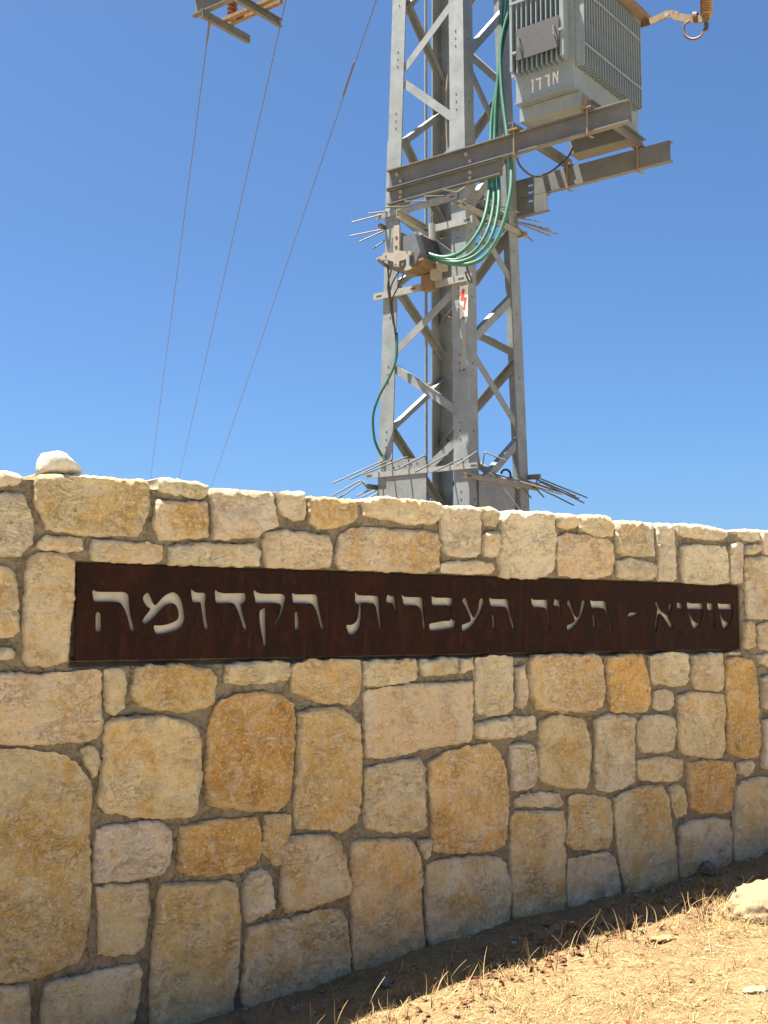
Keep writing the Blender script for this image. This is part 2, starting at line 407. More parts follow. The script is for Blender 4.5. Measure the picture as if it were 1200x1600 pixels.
STONES = '''
w -30,736 0,737 28,739 33,748 26,760 0,758 -30,756
w -40,768 5,768 34,773 43,800 51,827 45,855 28,869 0,868 -40,866
c 52,741 75,741 140,743 229,751 231,790 222,825 210,838 150,838 100,833 70,826 66,815 52,790
w 243,748 262,747 310,755 323,760 322,772 312,780 260,772 243,766
c 243,781 280,784 321,784 323,840 290,842 246,844 238,820
w 328,763 345,762 380,765 422,770 424,790 431,823 415,828 397,841 360,842 330,842 328,800
c 55,845 70,836 110,839 126,841 128,860 100,864 65,859 54,855
w 138,858 142,842 170,844 240,850 252,853 252,873 245,880 200,880 140,877
w 262,855 275,849 330,848 370,850 396,849 404,862 401,884 370,886 300,884 262,882
c 45,866 75,862 100,866 115,877 114,900 111,960 105,1010 102,1033 75,1040 42,1042 33,1030 34,960 38,890
c -40,880 5,884 22,895 28,925 28,985 20,995 0,998 -40,1000
w -20,1012 10,1011 21,1018 20,1028 5,1031 -20,1031
w 426,768 445,768 474,769 474,790 473,813 460,815 440,806 432,795
y 480,776 510,776 545,780 554,783 556,810 540,820 510,827 495,827 482,815
w 562,782 590,776 630,779 684,787 684,810 672,820 640,819 600,812 565,806
c 409,832 425,828 470,830 510,836 515,855 516,875 510,888 470,889 415,886 410,870
c 527,835 545,826 570,824 640,828 680,832 683,850 682,888 660,896 600,893 530,889 520,870
w 688,792 710,790 745,792 749,820 748,865 740,870 700,869 688,860 685,830
w 750,793 765,792 776,800 776,815 770,822 755,822 751,810
w 752,834 765,831 778,833 777,855 772,870 755,871 751,860
w 686,882 700,876 740,876 768,879 770,890 760,897 720,898 686,894
w 779,802 800,798 845,800 863,803 864,850 862,890 850,902 815,905 780,902 776,880 777,840
w 867,804 885,803 899,806 899,820 890,827 868,824
c 903,807 920,803 950,808 955,818 953,838 940,840 920,836 905,828
c 868,840 880,833 905,836 945,842 954,850 956,875 950,900 930,904 900,903 870,899 866,870
w 959,815 975,813 1015,817 1018,840 1018,868 1000,870 975,868 958,862
w 961,875 980,872 1005,876 1022,882 1022,900 1010,907 980,906 960,901
w 1025,818 1045,818 1051,822 1052,870 1054,905 1045,909 1026,906 1024,860
w 1055,820 1080,818 1110,822 1130,830 1131,840 1120,845 1080,841 1056,835
w 1062,852 1085,850 1130,855 1135,875 1135,910 1110,914 1065,911 1060,880
w 1139,850 1150,847 1157,850 1158,880 1157,911 1145,912 1139,905
w 1147,829 1170,826 1184,829 1184,843 1170,847 1150,840
w 1187,829 1220,830 1260,835 1260,872 1220,870 1190,866 1186,850
w 1162,853 1175,850 1183,853 1183,862 1173,867 1163,864
w 1161,872 1185,868 1235,876 1237,920 1235,960 1200,968 1165,966 1162,920
c 1160,972 1170,969 1176,980 1175,1010 1165,1015 1160,1010
c 1180,976 1200,971 1245,972 1246,1015 1215,1018 1183,1014
w 1131,1021 1138,1018 1152,1018 1153,1022 1140,1023
w 1178,1023 1200,1021 1240,1024 1240,1048 1205,1044 1185,1036
c -40,1052 10,1050 60,1052 120,1047 155,1046 156,1090 157,1145 140,1156 100,1160 50,1165 0,1162 -40,1160
c 161,1046 175,1043 192,1044 194,1075 191,1105 175,1117 163,1113 160,1080
y 208,1045 230,1038 290,1038 325,1045 336,1060 333,1095 320,1105 280,1114 245,1110 215,1103 202,1085
c 352,1040 370,1035 410,1033 450,1035 452,1052 445,1063 415,1067 380,1070 350,1068 348,1058
c 123,1168 143,1162 152,1172 156,1190 150,1210 143,1216 135,1200
c -60,1172 0,1170 50,1172 95,1178 120,1192 138,1218 141,1240 137,1290 140,1380 138,1430 130,1480 122,1503 95,1512 60,1526 20,1534 0,1535 -60,1537
c 160,1130 175,1120 220,1117 280,1121 305,1135 311,1155 312,1220 306,1260 298,1275 250,1279 200,1274 165,1270 150,1255 157,1200
o 322,1130 340,1095 370,1085 410,1080 440,1086 455,1100 459,1125 457,1180 451,1240 445,1255 430,1266 390,1268 345,1262 323,1258 319,1220 320,1170
w 148,1295 165,1288 210,1284 245,1280 262,1292 267,1320 262,1350 250,1367 210,1374 160,1379 143,1376 143,1330
o 277,1292 300,1284 350,1278 398,1277 405,1300 406,1330 395,1350 375,1362 330,1368 290,1368 275,1358 276,1320
c 147,1384 170,1381 228,1379 232,1410 225,1460 222,1480 205,1491 170,1492 150,1490 151,1450
c 248,1380 290,1377 340,1375 366,1377 370,1400 374,1430 372,1480 370,1530 362,1560 360,1610 350,1640 300,1650 235,1650 231,1560 235,1490 240,1430
w 65,1545 80,1530 130,1520 190,1506 212,1503 218,1520 212,1560 205,1600 200,1660 65,1660 62,1580
c -40,1540 10,1537 42,1535 46,1570 45,1660 -40,1660
w 380,1375 390,1361 405,1357 420,1367 425,1395 424,1418 405,1430 383,1441 376,1420 377,1390
y 410,1285 412,1272 450,1272 452,1295 445,1325 437,1350 425,1352 408,1330
c 440,1320 452,1305 480,1303 510,1302 530,1315 535,1335 544,1375 543,1395 520,1405 480,1420 445,1425 435,1405 437,1360
c 384,1450 400,1442 440,1435 500,1420 530,1419 540,1440 544,1480 545,1515 540,1560 480,1580 420,1590 380,1600 376,1540 380,1490
y 546,1318 560,1310 600,1308 635,1308 650,1325 657,1360 655,1410 660,1470 658,1500 640,1530 590,1540 552,1545 547,1480 546,1400
y 455,1038 480,1031 520,1030 560,1030 562,1055 557,1090 545,1101 510,1099 480,1092 455,1082 453,1060
w 566,1032 600,1031 645,1029 650,1045 646,1063 620,1069 590,1072 564,1071
w 655,1031 680,1028 712,1028 713,1050 690,1055 657,1056 652,1042
w 717,1028 734,1028 735,1046 722,1051 717,1050
c 565,1080 600,1073 640,1068 690,1066 734,1062 735,1100 733,1158 710,1162 660,1170 620,1180 590,1186 568,1184 566,1140
y 464,1112 490,1105 520,1103 545,1115 558,1130 561,1150 562,1200 560,1260 555,1285 530,1299 500,1296 460,1294 456,1280 460,1200 462,1150
c 567,1200 590,1193 630,1186 650,1182 660,1200 662,1240 661,1297 640,1300 600,1300 568,1294 565,1270 566,1230
y 667,1190 690,1175 730,1165 762,1160 778,1175 788,1200 792,1250 790,1290 785,1320 770,1328 720,1333 690,1334 673,1330 672,1290 668,1240
w 739,1028 770,1024 797,1026 799,1060 799,1108 790,1115 760,1120 740,1112 738,1070
w 803,1042 815,1040 819,1070 819,1100 812,1107 803,1102
w 738,1130 770,1122 800,1119 832,1118 832,1138 815,1148 780,1155 745,1153 737,1145
y 823,1040 830,1024 870,1022 930,1022 938,1035 941,1080 936,1105 910,1112 870,1112 835,1108 821,1080
o 945,1026 970,1022 1000,1022 1005,1040 1012,1065 1014,1095 1008,1112 980,1113 952,1112 946,1075
w 1013,1026 1030,1020 1072,1020 1073,1045 1068,1070 1050,1073 1020,1068 1013,1060
w 1018,1080 1035,1076 1047,1080 1050,1098 1044,1108 1030,1110 1018,1106
c 1079,1024 1100,1020 1124,1020 1126,1050 1125,1078 1110,1080 1085,1077 1077,1060
c 1056,1087 1070,1080 1128,1083 1129,1130 1129,1170 1124,1184 1095,1183 1060,1177 1056,1140
o 1132,1030 1145,1026 1170,1028 1178,1045 1181,1100 1185,1160 1180,1183 1160,1185 1137,1178 1133,1160 1134,1110 1131,1080
w 1187,1058 1205,1050 1240,1055 1243,1085 1240,1112 1205,1112 1188,1105
w 1188,1125 1205,1118 1242,1120 1244,1165 1240,1205 1205,1206 1188,1198 1190,1160
c 842,1125 860,1117 895,1119 912,1128 918,1150 921,1180 917,1215 912,1231 880,1232 850,1225 838,1215 836,1180 840,1150
w 928,1125 945,1115 970,1117 987,1120 989,1160 989,1220 975,1230 945,1240 928,1232 926,1190 928,1150
w 992,1130 1002,1117 1030,1116 1051,1120 1052,1150 1048,1172 1030,1177 1000,1174 992,1160
c 993,1187 1020,1181 1050,1183 1064,1186 1063,1210 1055,1220 1030,1222 1000,1218 992,1210
o 1071,1190 1090,1187 1140,1189 1147,1205 1144,1240 1139,1265 1120,1271 1090,1270 1076,1262 1072,1230
w 1149,1192 1160,1188 1174,1188 1174,1205 1163,1213 1150,1208
c 1043,1228 1055,1226 1066,1232 1070,1255 1069,1272 1055,1277 1047,1262
w 793,1165 805,1159 822,1158 832,1170 836,1200 830,1228 815,1234 797,1234 794,1200
w 802,1252 810,1240 840,1237 870,1239 876,1252 874,1260 840,1261 803,1259
c 795,1275 801,1266 840,1265 876,1266 878,1290 877,1320 880,1340 879,1390 879,1440 850,1450 800,1460 797,1400 794,1340
c 886,1245 900,1239 935,1243 951,1248 952,1280 955,1305 947,1325 920,1328 890,1326 880,1315 885,1280
c 956,1247 975,1235 1000,1228 1030,1226 1041,1245 1047,1290 1054,1330 1056,1390 1040,1402 1010,1410 982,1415 972,1385 964,1340 958,1290
w 884,1340 910,1337 945,1330 958,1340 965,1370 970,1415 950,1425 910,1432 884,1435 881,1380
w 1060,1290 1075,1281 1115,1276 1135,1280 1140,1300 1139,1365 1120,1380 1090,1388 1061,1392 1058,1330
c 1145,1240 1155,1220 1175,1213 1205,1213 1250,1216 1252,1280 1250,1335 1200,1350 1160,1365 1143,1362 1142,1290
w 664,1350 675,1343 710,1340 740,1336 775,1338 787,1350 794,1380 793,1420 790,1460 750,1480 700,1495 675,1505 665,1460 661,1400
w 652,1312 671,1310 670,1330 660,1342 653,1330
'''
TONE = dict(w=(0.80, 0.70, 0.53), c=(0.79, 0.65, 0.43), y=(0.76, 0.555, 0.29), o=(0.73, 0.45, 0.155))
stones = []
for ln in STONES.strip().split('\n'):
    k, *pp = ln.split(); stones.append((k, [px_wall(*map(float, p.split(','))) for p in pp]))
# the wall goes on outside the picture: coursed blocks of the same kinds
def rough_rect(u0, u1, z0, z1, r):
    j = lambda: r.uniform(-0.018, 0.018)
    c = 0.03
    return [np.array(p) for p in ((u0 + c + j(), z0), (u1 - c, z0 + j()), (u1 + j(), z0 + c), (u1 + j(), z1 - c), (u1 - c, z1 + j()), (u0 + c, z1 + j()), (u0 + j(), z1 - c), (u0 + j(), z0 + c))]
def fill(u0, u1, seed):
    r = random.Random(seed); z = -0.35
    while z < 2.17:
        h = r.choice((0.20, 0.28, 0.36, 0.30)); z1 = min(z + h, 2.215)
        if 2.215 - z1 < 0.12: z1 = 2.215
        u = u0
        while u < u1:
            w_ = r.uniform(0.22, 0.5); e = min(u + w_, u1)
            if u1 - e < 0.12: e = u1
            stones.append((r.choice('wwccyo'), rough_rect(u + 0.015, e - 0.015, z + 0.015, z1 - 0.012 if z1 < 2.2 else z1, r))); u = e
        z = z1
fill(WU0 + 0.02, -0.45, 3); fill(5.08, WU1 - 0.02, 5)

def stone_mesh(poly, seed, top):
    r = random.Random(seed)
    P = np.array(poly); area = 0.5 * abs(np.dot(P[:, 0], np.roll(P[:, 1], -1)) - np.dot(P[:, 1], np.roll(P[:, 0], -1)))
    if np.dot(P[:, 0], np.roll(P[:, 1], -1)) - np.dot(P[:, 1], np.roll(P[:, 0], -1)) < 0: P = P[::-1]
    # soften the corners, then a rough, chipped outline
    Q = []
    for i in range(len(P)):
        a, b, c = P[i - 1], P[i], P[(i + 1) % len(P)]
        Q += [b + (a - b) * 0.06, b + (c - b) * 0.06]
    step = 0.013; R = []
    for i in range(len(Q)):
        a, b = Q[i], Q[(i + 1) % len(Q)]; L = np.linalg.norm(b - a); k = max(1, int(L / step)); nr = np.array([b[1] - a[1], a[0] - b[0]]) / max(L, 1e-9)
        for j in range(k):
            p = a + (b - a) * j / k
            w_ = 0.007 * fbm(Vector((p[0] * 14, p[1] * 14, seed))) + 0.0075 * fbm(Vector((p[0] * 55, p[1] * 55, seed + 9)))
            R.append(p + nr * (w_ + 0.0005))
    R = np.array(R); nb = len(R)
    lo, hi = R.min(0), R.max(0); sp = 0.0135 if area > 0.01 else 0.010
    gx_, gy_ = np.meshgrid(np.arange(lo[0], hi[0], sp), np.arange(lo[1], hi[1], sp))
    gx_[1::2] += sp / 2
    q = np.stack([gx_.ravel(), gy_.ravel()], 1) + RNG.uniform(-sp * 0.18, sp * 0.18, (gx_.size, 2))
    q = q[inside(R, q)]
    if len(q): q = q[seg_dist(R, q) > sp * 0.55]
    # extra rings close to the edge for a rounded arris
    co = [Vector(p) for p in R] + [Vector(p) for p in q]
    vo, _, fo, *_ = delaunay_2d_cdt(co, [(i, (i + 1) % nb) for i in range(nb)], [], 1, 1e-6)
    V = np.array([tuple(p) for p in vo]); d = seg_dist(R, V)
    d[:nb] = 0
    H = r.uniform(0.024, 0.042); er = r.uniform(0.004, 0.009)
    tx, ty = r.uniform(-0.025, 0.025), r.uniform(-0.03, 0.03); cx, cy = V.mean(0)
    out = []
    for (u, z), dd in zip(V, d):
        e = min(dd / er, 1); prof = math.sqrt(max(0, 1 - (1 - e) ** 2)) 
        p = Vector((u, z, seed * 0.37))
        rel = 0.011 * noise.fractal(p * 5, 0.9, 2.0, 3) + 0.012 * noise.fractal(p * 19, 0.8, 2.1, 3) + 0.0035 * noise.noise(p * 60)
        rg = noise.ridged_multi_fractal(p * 9, 0.9, 2.0, 3, 1.0, 2.0)
        rel += -0.009 * max(0, rg - 1.2)
        h = H * (0.58 + 0.42 * prof) + (0.45 + 0.55 * e) * rel + e * ((u - cx) * tx + (z - cy) * ty)
        h = max(h, 0.017)
        if top:                                    # weathered slope along the top arris
            ch = (0.015 + 0.026 * noise.noise(Vector((u * 17, seed, 2)))) - (hi[1] - z)
            if ch > 0: h -= ch * 1.15
        out.append(h)
    g = Geo()
    n0 = len(V)
    g.v = [tuple(wall(u, z, h)) for (u, z), h in zip(V, out)]
    back = -0.36 if top else -0.05
    # outline loop: the first nb vertices follow the outline order
    g.f = [tuple(f) for f in fo]
    g.v += [tuple(wall(u, z, -0.012)) for u, z in R] + [tuple(wall(u + 0, z, back)) for u, z in R]
    for i in range(nb):
        j = (i + 1) % nb
        g.f.append((j, i, n0 + i, n0 + j)); g.f.append((n0 + j, n0 + i, n0 + nb + i, n0 + nb + j))
    return g
for i, (k, poly) in enumerate(stones):
    top = max(p[1] for p in poly) > 2.185
    g = stone_mesh(poly, i + 1, top)
    t = np.array(TONE[k]) * random.uniform(0.88, 1.06); t = t * np.array([random.uniform(0.98, 1.02), 1, random.uniform(0.84, 1.03)])
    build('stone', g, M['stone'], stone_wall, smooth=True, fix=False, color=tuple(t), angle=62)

# ------------------------------------------------------------------ steel sign with cut-out letters
K = 1200 / 210; K2 = 1200 / 180
LET = [  # zoomed trace: origin x, scale, points
 (110, K, '195,128 235,140 330,143 430,143 480,145 510,162 522,190 525,250 535,330 553,410 574,485 567,503 550,503 535,480 515,400 495,330 470,275 440,240 400,232 300,232 215,232 200,190'),
 (110, K, '245,318 262,330 272,350 275,420 273,490 258,508 238,505 223,485 222,420 223,350 232,328'),
 (110, K, '690,148 712,175 730,220 755,260 800,215 850,170 905,147 945,155 980,195 1003,260 1015,330 1018,390 1000,440 960,475 890,502 830,518 770,520 750,490 742,445 800,443 870,430 930,405 960,375 962,320 945,270 915,245 880,248 840,270 800,310 745,370 700,410 680,430 650,425 642,400 660,365 710,298 680,270 655,235 645,200 660,168'),
 (290, K, '50,115 75,138 110,150 160,150 178,165 180,200 175,240 180,300 190,400 203,470 195,492 178,488 165,450 150,370 138,290 128,235 100,235 65,235 52,190 46,140'),
 (290, K, '265,122 290,143 350,155 430,155 530,153 537,180 535,220 515,245 497,252 502,300 520,380 550,465 550,485 535,492 520,480 500,420 475,340 450,280 420,243 360,243 275,243 262,200 258,145'),
 (290, K, '612,122 640,145 680,158 760,160 850,160 880,170 890,195 882,250 868,310 845,370 815,420 785,455 772,455 785,425 815,385 838,330 848,285 845,258 815,243 740,243 630,243 615,195 605,145'),
 (290, K, '660,315 680,297 713,287 713,380 716,480 720,600 718,630 697,625 685,560 668,470 657,380'),
 (390, K, '378,152 405,163 470,165 570,165 600,175 610,205 618,260 630,330 648,410 665,470 660,485 645,485 630,450 605,350 580,285 550,247 500,245 390,243 380,195'),
 (390, K, '400,335 415,315 428,325 436,370 441,450 437,480 420,488 402,478 400,400'),
 (390, K, '942,145 965,167 1010,175 1080,176 1135,180 1152,195 1157,250 1163,330 1172,430 1176,465 1165,480 1155,465 1145,400 1130,310 1110,250 1060,243 997,245 998,300 995,370 985,440 965,490 930,525 890,522 870,480 863,440 900,437 935,420 958,385 968,330 972,250 955,250 940,225 938,180'),
 (520, K, '488,165 515,180 545,183 555,200 560,250 572,310 568,330 557,325 545,280 530,245 500,240 475,232 475,205'),
 (520, K, '613,168 640,185 700,190 780,190 800,210 808,270 812,350 820,440 820,478 805,478 797,420 790,340 775,290 745,263 700,263 635,260 622,215'),
 (520, K, '882,182 910,193 980,195 1062,196 1068,225 1065,262 1050,275 1055,330 1070,395 1092,400 1093,430 1085,460 1020,475 940,487 868,490 860,465 860,430 920,415 990,402 1050,393 1042,330 1035,268 970,266 888,262 880,220'),
 (660, K, '380,193 398,215 415,270 440,335 455,370 475,345 497,285 510,208 545,205 545,250 530,305 500,360 465,420 420,470 370,500 352,485 350,440 385,425 430,395 410,335 380,270 355,225 360,205'),
 (660, K, '595,197 625,205 690,207 750,207 768,230 778,290 795,370 818,440 828,478 812,485 800,465 780,400 762,325 740,280 715,274 612,273 600,235'),
 (660, K, '618,350 632,343 643,365 648,430 645,472 633,480 623,472 620,400'),
 (820, K2, '62,230 90,248 150,250 225,250 240,275 247,340 255,430 268,520 265,558 252,550 245,490 232,400 215,345 185,327 90,325 70,290'),
 (820, K2, '310,240 335,250 358,258 366,290 378,350 385,390 375,400 362,375 352,325 325,310 297,303 300,270'),
 (820, K2, '460,250 478,275 500,350 540,435 570,370 592,265 620,255 628,280 615,350 585,430 545,495 500,545 455,585 440,560 435,520 475,500 512,475 515,450 480,370 440,290 442,265'),
 (820, K2, '678,257 710,262 770,262 830,264 850,285 858,340 878,430 903,510 910,550 893,555 885,525 860,430 835,360 805,335 695,333 685,295'),
 (820, K2, '700,415 712,402 725,420 735,490 737,545 722,560 710,550 707,480'),
 (820, K2, '1068,415 1085,388 1120,382 1180,385 1170,408 1130,425 1085,428'),
 (990, K2, '220,278 240,272 258,290 280,350 320,390 355,412 362,380 360,330 370,298 392,294 398,320 388,365 368,415 378,460 408,515 405,550 388,552 360,510 310,430 270,390 258,420 248,490 240,560 228,578 215,570 222,490 232,420 242,350 230,310'),
 (990, K2, '450,275 475,283 500,292 507,340 518,390 515,410 505,395 492,345 470,335 447,330 447,300'),
 (990, K2, '555,275 590,285 650,288 715,290 722,330 718,400 700,470 670,530 640,560 615,530 590,460 573,400 575,365 590,385 610,435 640,480 660,490 690,450 705,390 708,348 640,348 562,345 553,310'),
 (990, K2, '762,283 790,288 825,292 828,330 833,400 843,480 848,555 835,558 825,480 815,400 805,355 768,350'),
 (990, K2, '875,282 900,290 960,293 1020,295 1030,330 1028,400 1010,470 980,530 950,560 925,525 905,450 892,390 897,365 910,390 935,445 965,480 985,483 1010,440 1018,390 1020,350 960,350 885,348 877,320'),
]
letters = []
for ox, k, s_ in LET:
    pts = [px_wall(ox + float(a) / k, 900 + float(b) / k) for a, b in (p.split(',') for p in s_.split())]
    letters.append(np.array(closed_smooth(pts, 3)))
sign = thing('steel_sign', 'long dark brown rusted steel sign with cut-out Hebrew lettering set in the wall', 'sign', wall(2.2, SIGN[2]))
build('niche_render', Geo().box(wall(SIGN[1] / 2, (SIGN[2] + SIGN[3]) / 2, -0.029), WD * (SIGN[1] / 2 - 0.03), UP * 0.185, WN * 0.008), M['plaster'], stone_wall)
SEAM = [SIGN[0], 1.256, 2.544, SIGN[1]]
FR, TK = 0.004, 0.006
for i in range(3):
    u0, u1 = SEAM[i] + 0.0006 * (i > 0), SEAM[i + 1] - 0.0006 * (i < 2); z0, z1 = SIGN[2], SIGN[3]
    ls = [L for L in letters if u0 < L[:, 0].mean() < u1]
    co = []; ed = []; loops = []
    rect = [(u0, z0), (u1, z0), (u1, z1), (u0, z1)]
    for L in [np.array(rect)] + ls:
        b = len(co); co += [Vector(p) for p in L]; m = len(L); ed += [(b + j, b + (j + 1) % m) for j in range(m)]; loops.append((b, m))
    vo, _, fo, *_ = delaunay_2d_cdt(co, ed, [], 1, 1e-7)
    V = np.array([tuple(p) for p in vo]); cen = np.array([V[list(f)].mean(0) for f in fo])
    bad = np.zeros(len(fo), bool)
    for L in ls: bad |= inside(L, cen)
    fo = [f for f, x in zip(fo, bad) if not x]
    n0 = len(V); g = Geo()
    g.v = [tuple(wall(u, z, FR)) for u, z in V] + [tuple(wall(u, z, FR - TK)) for u, z in V]
    g.f = [tuple(f) for f in fo] + [tuple(n0 + j for j in f[::-1]) for f in fo]
    cnt = {}
    for f in fo:
        for a, b in zip(f, list(f[1:]) + [f[0]]): cnt[(a, b)] = 1
    for (a, b) in list(cnt):
        if (b, a) not in cnt: g.f.append((b, a, n0 + a, n0 + b))
    pn = build('sign_panel', g, M['corten'], sign, fix=False, angle=30)
    for za, zb in ((z0, z0 + 0.004), (z1 - 0.004, z1)):   # folded return at the back of each panel
        rg = Geo().box(wall((u0 + u1) / 2, (za + zb) / 2, FR - TK - 0.021), WD * ((u1 - u0) / 2 - 0.001), UP * 0.002, WN * 0.0205)
        build('folded_edge', rg, M['corten'], pn)

# ------------------------------------------------------------------ lattice tower frame
TA = vec(math.sin(WA), -math.cos(WA), 0)           # along the front face, to the right and nearer
TB = vec(math.cos(WA), math.sin(WA), 0)            # along the right face, to the right and away
T0 = vec(0.864122, 12.0, 0)
def T(s, t, z): return T0 + TA * s + TB * t + UP * z
def st(q): return float(np.dot(q - T0, TA)), float(np.dot(q - T0, TB)), float(q[2])
def pf(px, py, t=0.0): return on_plane(px, py, T0 + TB * t, TB)       # point on a plane parallel to the front face
def psd(px, py, s=0.0): return on_plane(px, py, T0 + TA * s, TA)      # ... to the right face
def hw(z): return 0.585 - 0.0215 * (z - 3.4)
def corner(i, z):                                  # 0 left, 1 near, 2 right, 3 far
    h = hw(z); sx = (-1, 1, 1, -1)[i]; tx = (-1, -1, 1, 1)[i]
    return T(-0.575 + sx * h, 0.575 + tx * h, z)
tower = thing('lattice_tower', 'tall galvanised steel lattice pylon standing behind the stone wall', 'pylon', T(-0.575, 0.575, -0.1))
LEGW, LTH, ZB, ZT = 0.185, 0.016, -0.2, 10.6
LDIR = [(TA, TB), (-TA, TB), (-TA, -TB), (TA, -TB)]
prof_L = lambda w, th: [(0, 0), (w, 0), (w, th), (th, th), (th, w), (0, w)]
legs = []
for i in range(4):
    x, y = LDIR[i]
    legs.append(build('leg', Geo().prism(prof_L(LEGW, LTH), corner(i, ZB), corner(i, ZT), x, y), M['galv'], tower))
    za, zb = 6.05, 6.98                            # splice sleeve round the joint
    o = -(x + y) * 0.006
    build('splice_angle', Geo().prism([(0, 0), (LEGW + 0.012, 0), (LEGW + 0.012, 0.0055), (0.0055, 0.0055), (0.0055, LEGW + 0.012), (0, LEGW + 0.012)], corner(i, za) + o, corner(i, zb) + o, x, y), M['galv'], legs[i])
    bg_ = Geo()
    for zc in np.arange(2.9, 9.5, 0.715):
        for dz in (-0.085, 0, 0.085):
            for d, nn, off in ((x, -y, 0.10), (y, -x, 0.10)):
                if d is y and dz: continue
                if 6.02 < zc + dz < 7.02: continue
                bg_.disc(corner(i, zc + dz) + d * off, nn, 0.0085, 0.005, 6)
    bits('bolts', bg_, M['hole'], legs[i])

def brace(face, a, b, w=0.085):
    """face: 0 front (left-near), 1 right (near-right), 2 back (right-far), 3 left-back (far-left); a, b photo points"""
    c0, c1 = face, (face + 1) % 4
    out = (-TB, TA, TB, -TA)[face]
    pts = []
    for p in (a, b):
        z = 5.5
        for _ in range(4):
            q = on_plane(*p, corner(c0, z), out); z = q[2]
        pts.append(q - out * 0.019)
    p0, p1 = pts; ax = unit(p1 - p0); ea, eb = ((0.07, 0.07), (0.07, 0.04), (0.02, 0.15), (0.15, 0.15))[face]; p0 = p0 - ax * ea; p1 = p1 + ax * eb
    x = unit(np.cross(out, ax)); 
    if x[2] > 0: x = -x
    build('brace', Geo().prism([(-w / 2, 0), (w / 2, 0), (w / 2, 0.009), (-w / 2 + 0.009, 0.009), (-w / 2 + 0.009, w * 0.8), (-w / 2, w * 0.8)], p0, p1, x, -out), M['galv'], tower)
for a, b in (((635, 100), (704, 5)), ((635, 133), (704, 182)), ((704, 232), (628, 322)), ((625, 338), (708, 405)), ((708, 454), (624, 541)), ((622, 580), (710, 640)), ((710, 689), (625, 770)), ((704, -30), (637, -110)), ((625, 800), (710, 862))): brace(0, a, b)
for a, b in (((741, 76), (790, 20)), ((741, 115), (788, 220)), ((800, 235), (745, 312)), ((748, 347), (803, 440)), ((750, 522), (803, 467)), ((750, 565), (812, 668)), ((812, 692), (752, 762)), ((788, 0), (741, -90))): brace(1, a, b)
for a, b in (((790, 135), (708, 62)), ((792, 142), (708, 270)), ((803, 348), (708, 285)), ((806, 358), (708, 495)), ((810, 555), (708, 503)), ((811, 566), (708, 685)), ((818, 772), (708, 700)), ((708, 50), (788, -70))): brace(2, a, b)
for a, b in (((695, 152), (637, 24)), ((686, 180), (636, 217)), ((692, 365), (634, 240)), ((690, 390), (625, 440)), ((696, 573), (624, 466)), ((691, 594), (618, 662)), ((690, 800), (618, 691)), ((690, -50), (637, 10))): brace(3, a, b)
# gusset plates near the foot
def plate_on(name, face, s0, s1, z0, z1, off, mat, holes=None, parent=tower):
    out = (-TB, TA, TB, -TA)[face]; c0 = corner(face, (z0 + z1) / 2); d = (TA, TB, -TA, -TB)[face]
    g = Geo().box(c0 + d * (s0 + s1) / 2 + UP * (z0 - c0[2] + (z1 - z0) / 2) + out * off, d * (s1 - s0) / 2, out * 0.005, UP * (z1 - z0) / 2)
    o = build(name, g, mat, parent)
    if holes:
        h = Geo()
        for (ds, dz) in holes: h.disc(c0 + d * (s0 + ds) + UP * (z1 - c0[2] - dz) + out * (off + 0.004), out, 0.010, 0.005, 6)
        bits('bolts', h, M['hole'], o)
plate_on('gusset_plate', 0, 0.135, 0.66, 2.55, 3.375, 0.008, M['galv'], [(0.10, 0.08), (0.17, 0.07), (0.25, 0.065), (0.33, 0.06), (0.41, 0.055)])
plate_on('gusset_plate', 1, 0.16, 0.86, 2.4, 3.17, 0.008, M['galv'], [(0.12, 0.06), (0.24, 0.06), (0.42, 0.06)])
plate_on('gusset_plate', 3, 0.2, 0.8, 2.4, 3.1, 0.008, M['galv'])
# climbing conduit behind the far leg
build('conduit', Geo().tube([T(-1.24, 0.98, 0), T(-1.17, 0.92, 10.4)], 0.018, 10), M['galv'], tower, smooth=True, angle=50)
for z in (6.75, 4.4): build('conduit_clip', Geo().box(T(-1.19 + (z - 4) * 0.004, 0.99, z), TA * 0.06, TB * 0.05, UP * 0.008), M['galv_warm'], tower)

# channel beams carrying the transformer
def prof_C(h, w, th): return [(0, -h / 2), (w, -h / 2), (w, -h / 2 + th), (th, -h / 2 + th), (th, h / 2 - th), (w, h / 2 - th), (w, h / 2), (0, h / 2)]
def channel(name, p0, p1, h, w, openx, up=UP, th=0.012, mat='channel', parent=tower): 
    return build(name, Geo().prism(prof_C(h, w, th), p0, p1, openx, up), M[mat], parent)
channel('channel_beam', T(-1.05, 0.055, 6.505), T(1.86, 0.055, 6.505), 0.215, 0.075, -TB)
channel('channel_beam', T(-1.05, 0.055, 6.308), T(0.41, 0.055, 6.308), 0.165, 0.065, -TB)
def slotted(s0, s1, zc, h, w, th, slots, a, b):
    """channel with through slots between s = a and b"""
    g = Geo().prism(prof_C(h, w, th), T(s0, 1.085, zc), T(a, 1.085, zc), TB, UP).prism(prof_C(h, w, th), T(b, 1.085, zc), T(s1, 1.085, zc), TB, UP)
    z = zc - h / 2; cuts = [(zs_ - 0.011, zs_ + 0.011) for zs_ in sorted(slots)] + [(zc + h / 2, 9)]
    for z0, z1 in cuts:
        g.box(T((a + b) / 2, 1.085 + th / 2, (z + z0) / 2), TA * (b - a) / 2, TB * th / 2, UP * (z0 - z) / 2); z = z1
    for zf in (zc - h / 2 + th / 2, zc + h / 2 - th / 2): g.box(T((a + b) / 2, 1.085 + (w + th) / 2, zf), TA * (b - a) / 2, TB * (w - th) / 2, UP * th / 2)
    build('channel_beam', g, M['channel'], tower)
slotted(-1.25, 1.79, 6.487, 0.215, 0.075, 0.012, (6.50, 6.42), 0.10, 0.165)
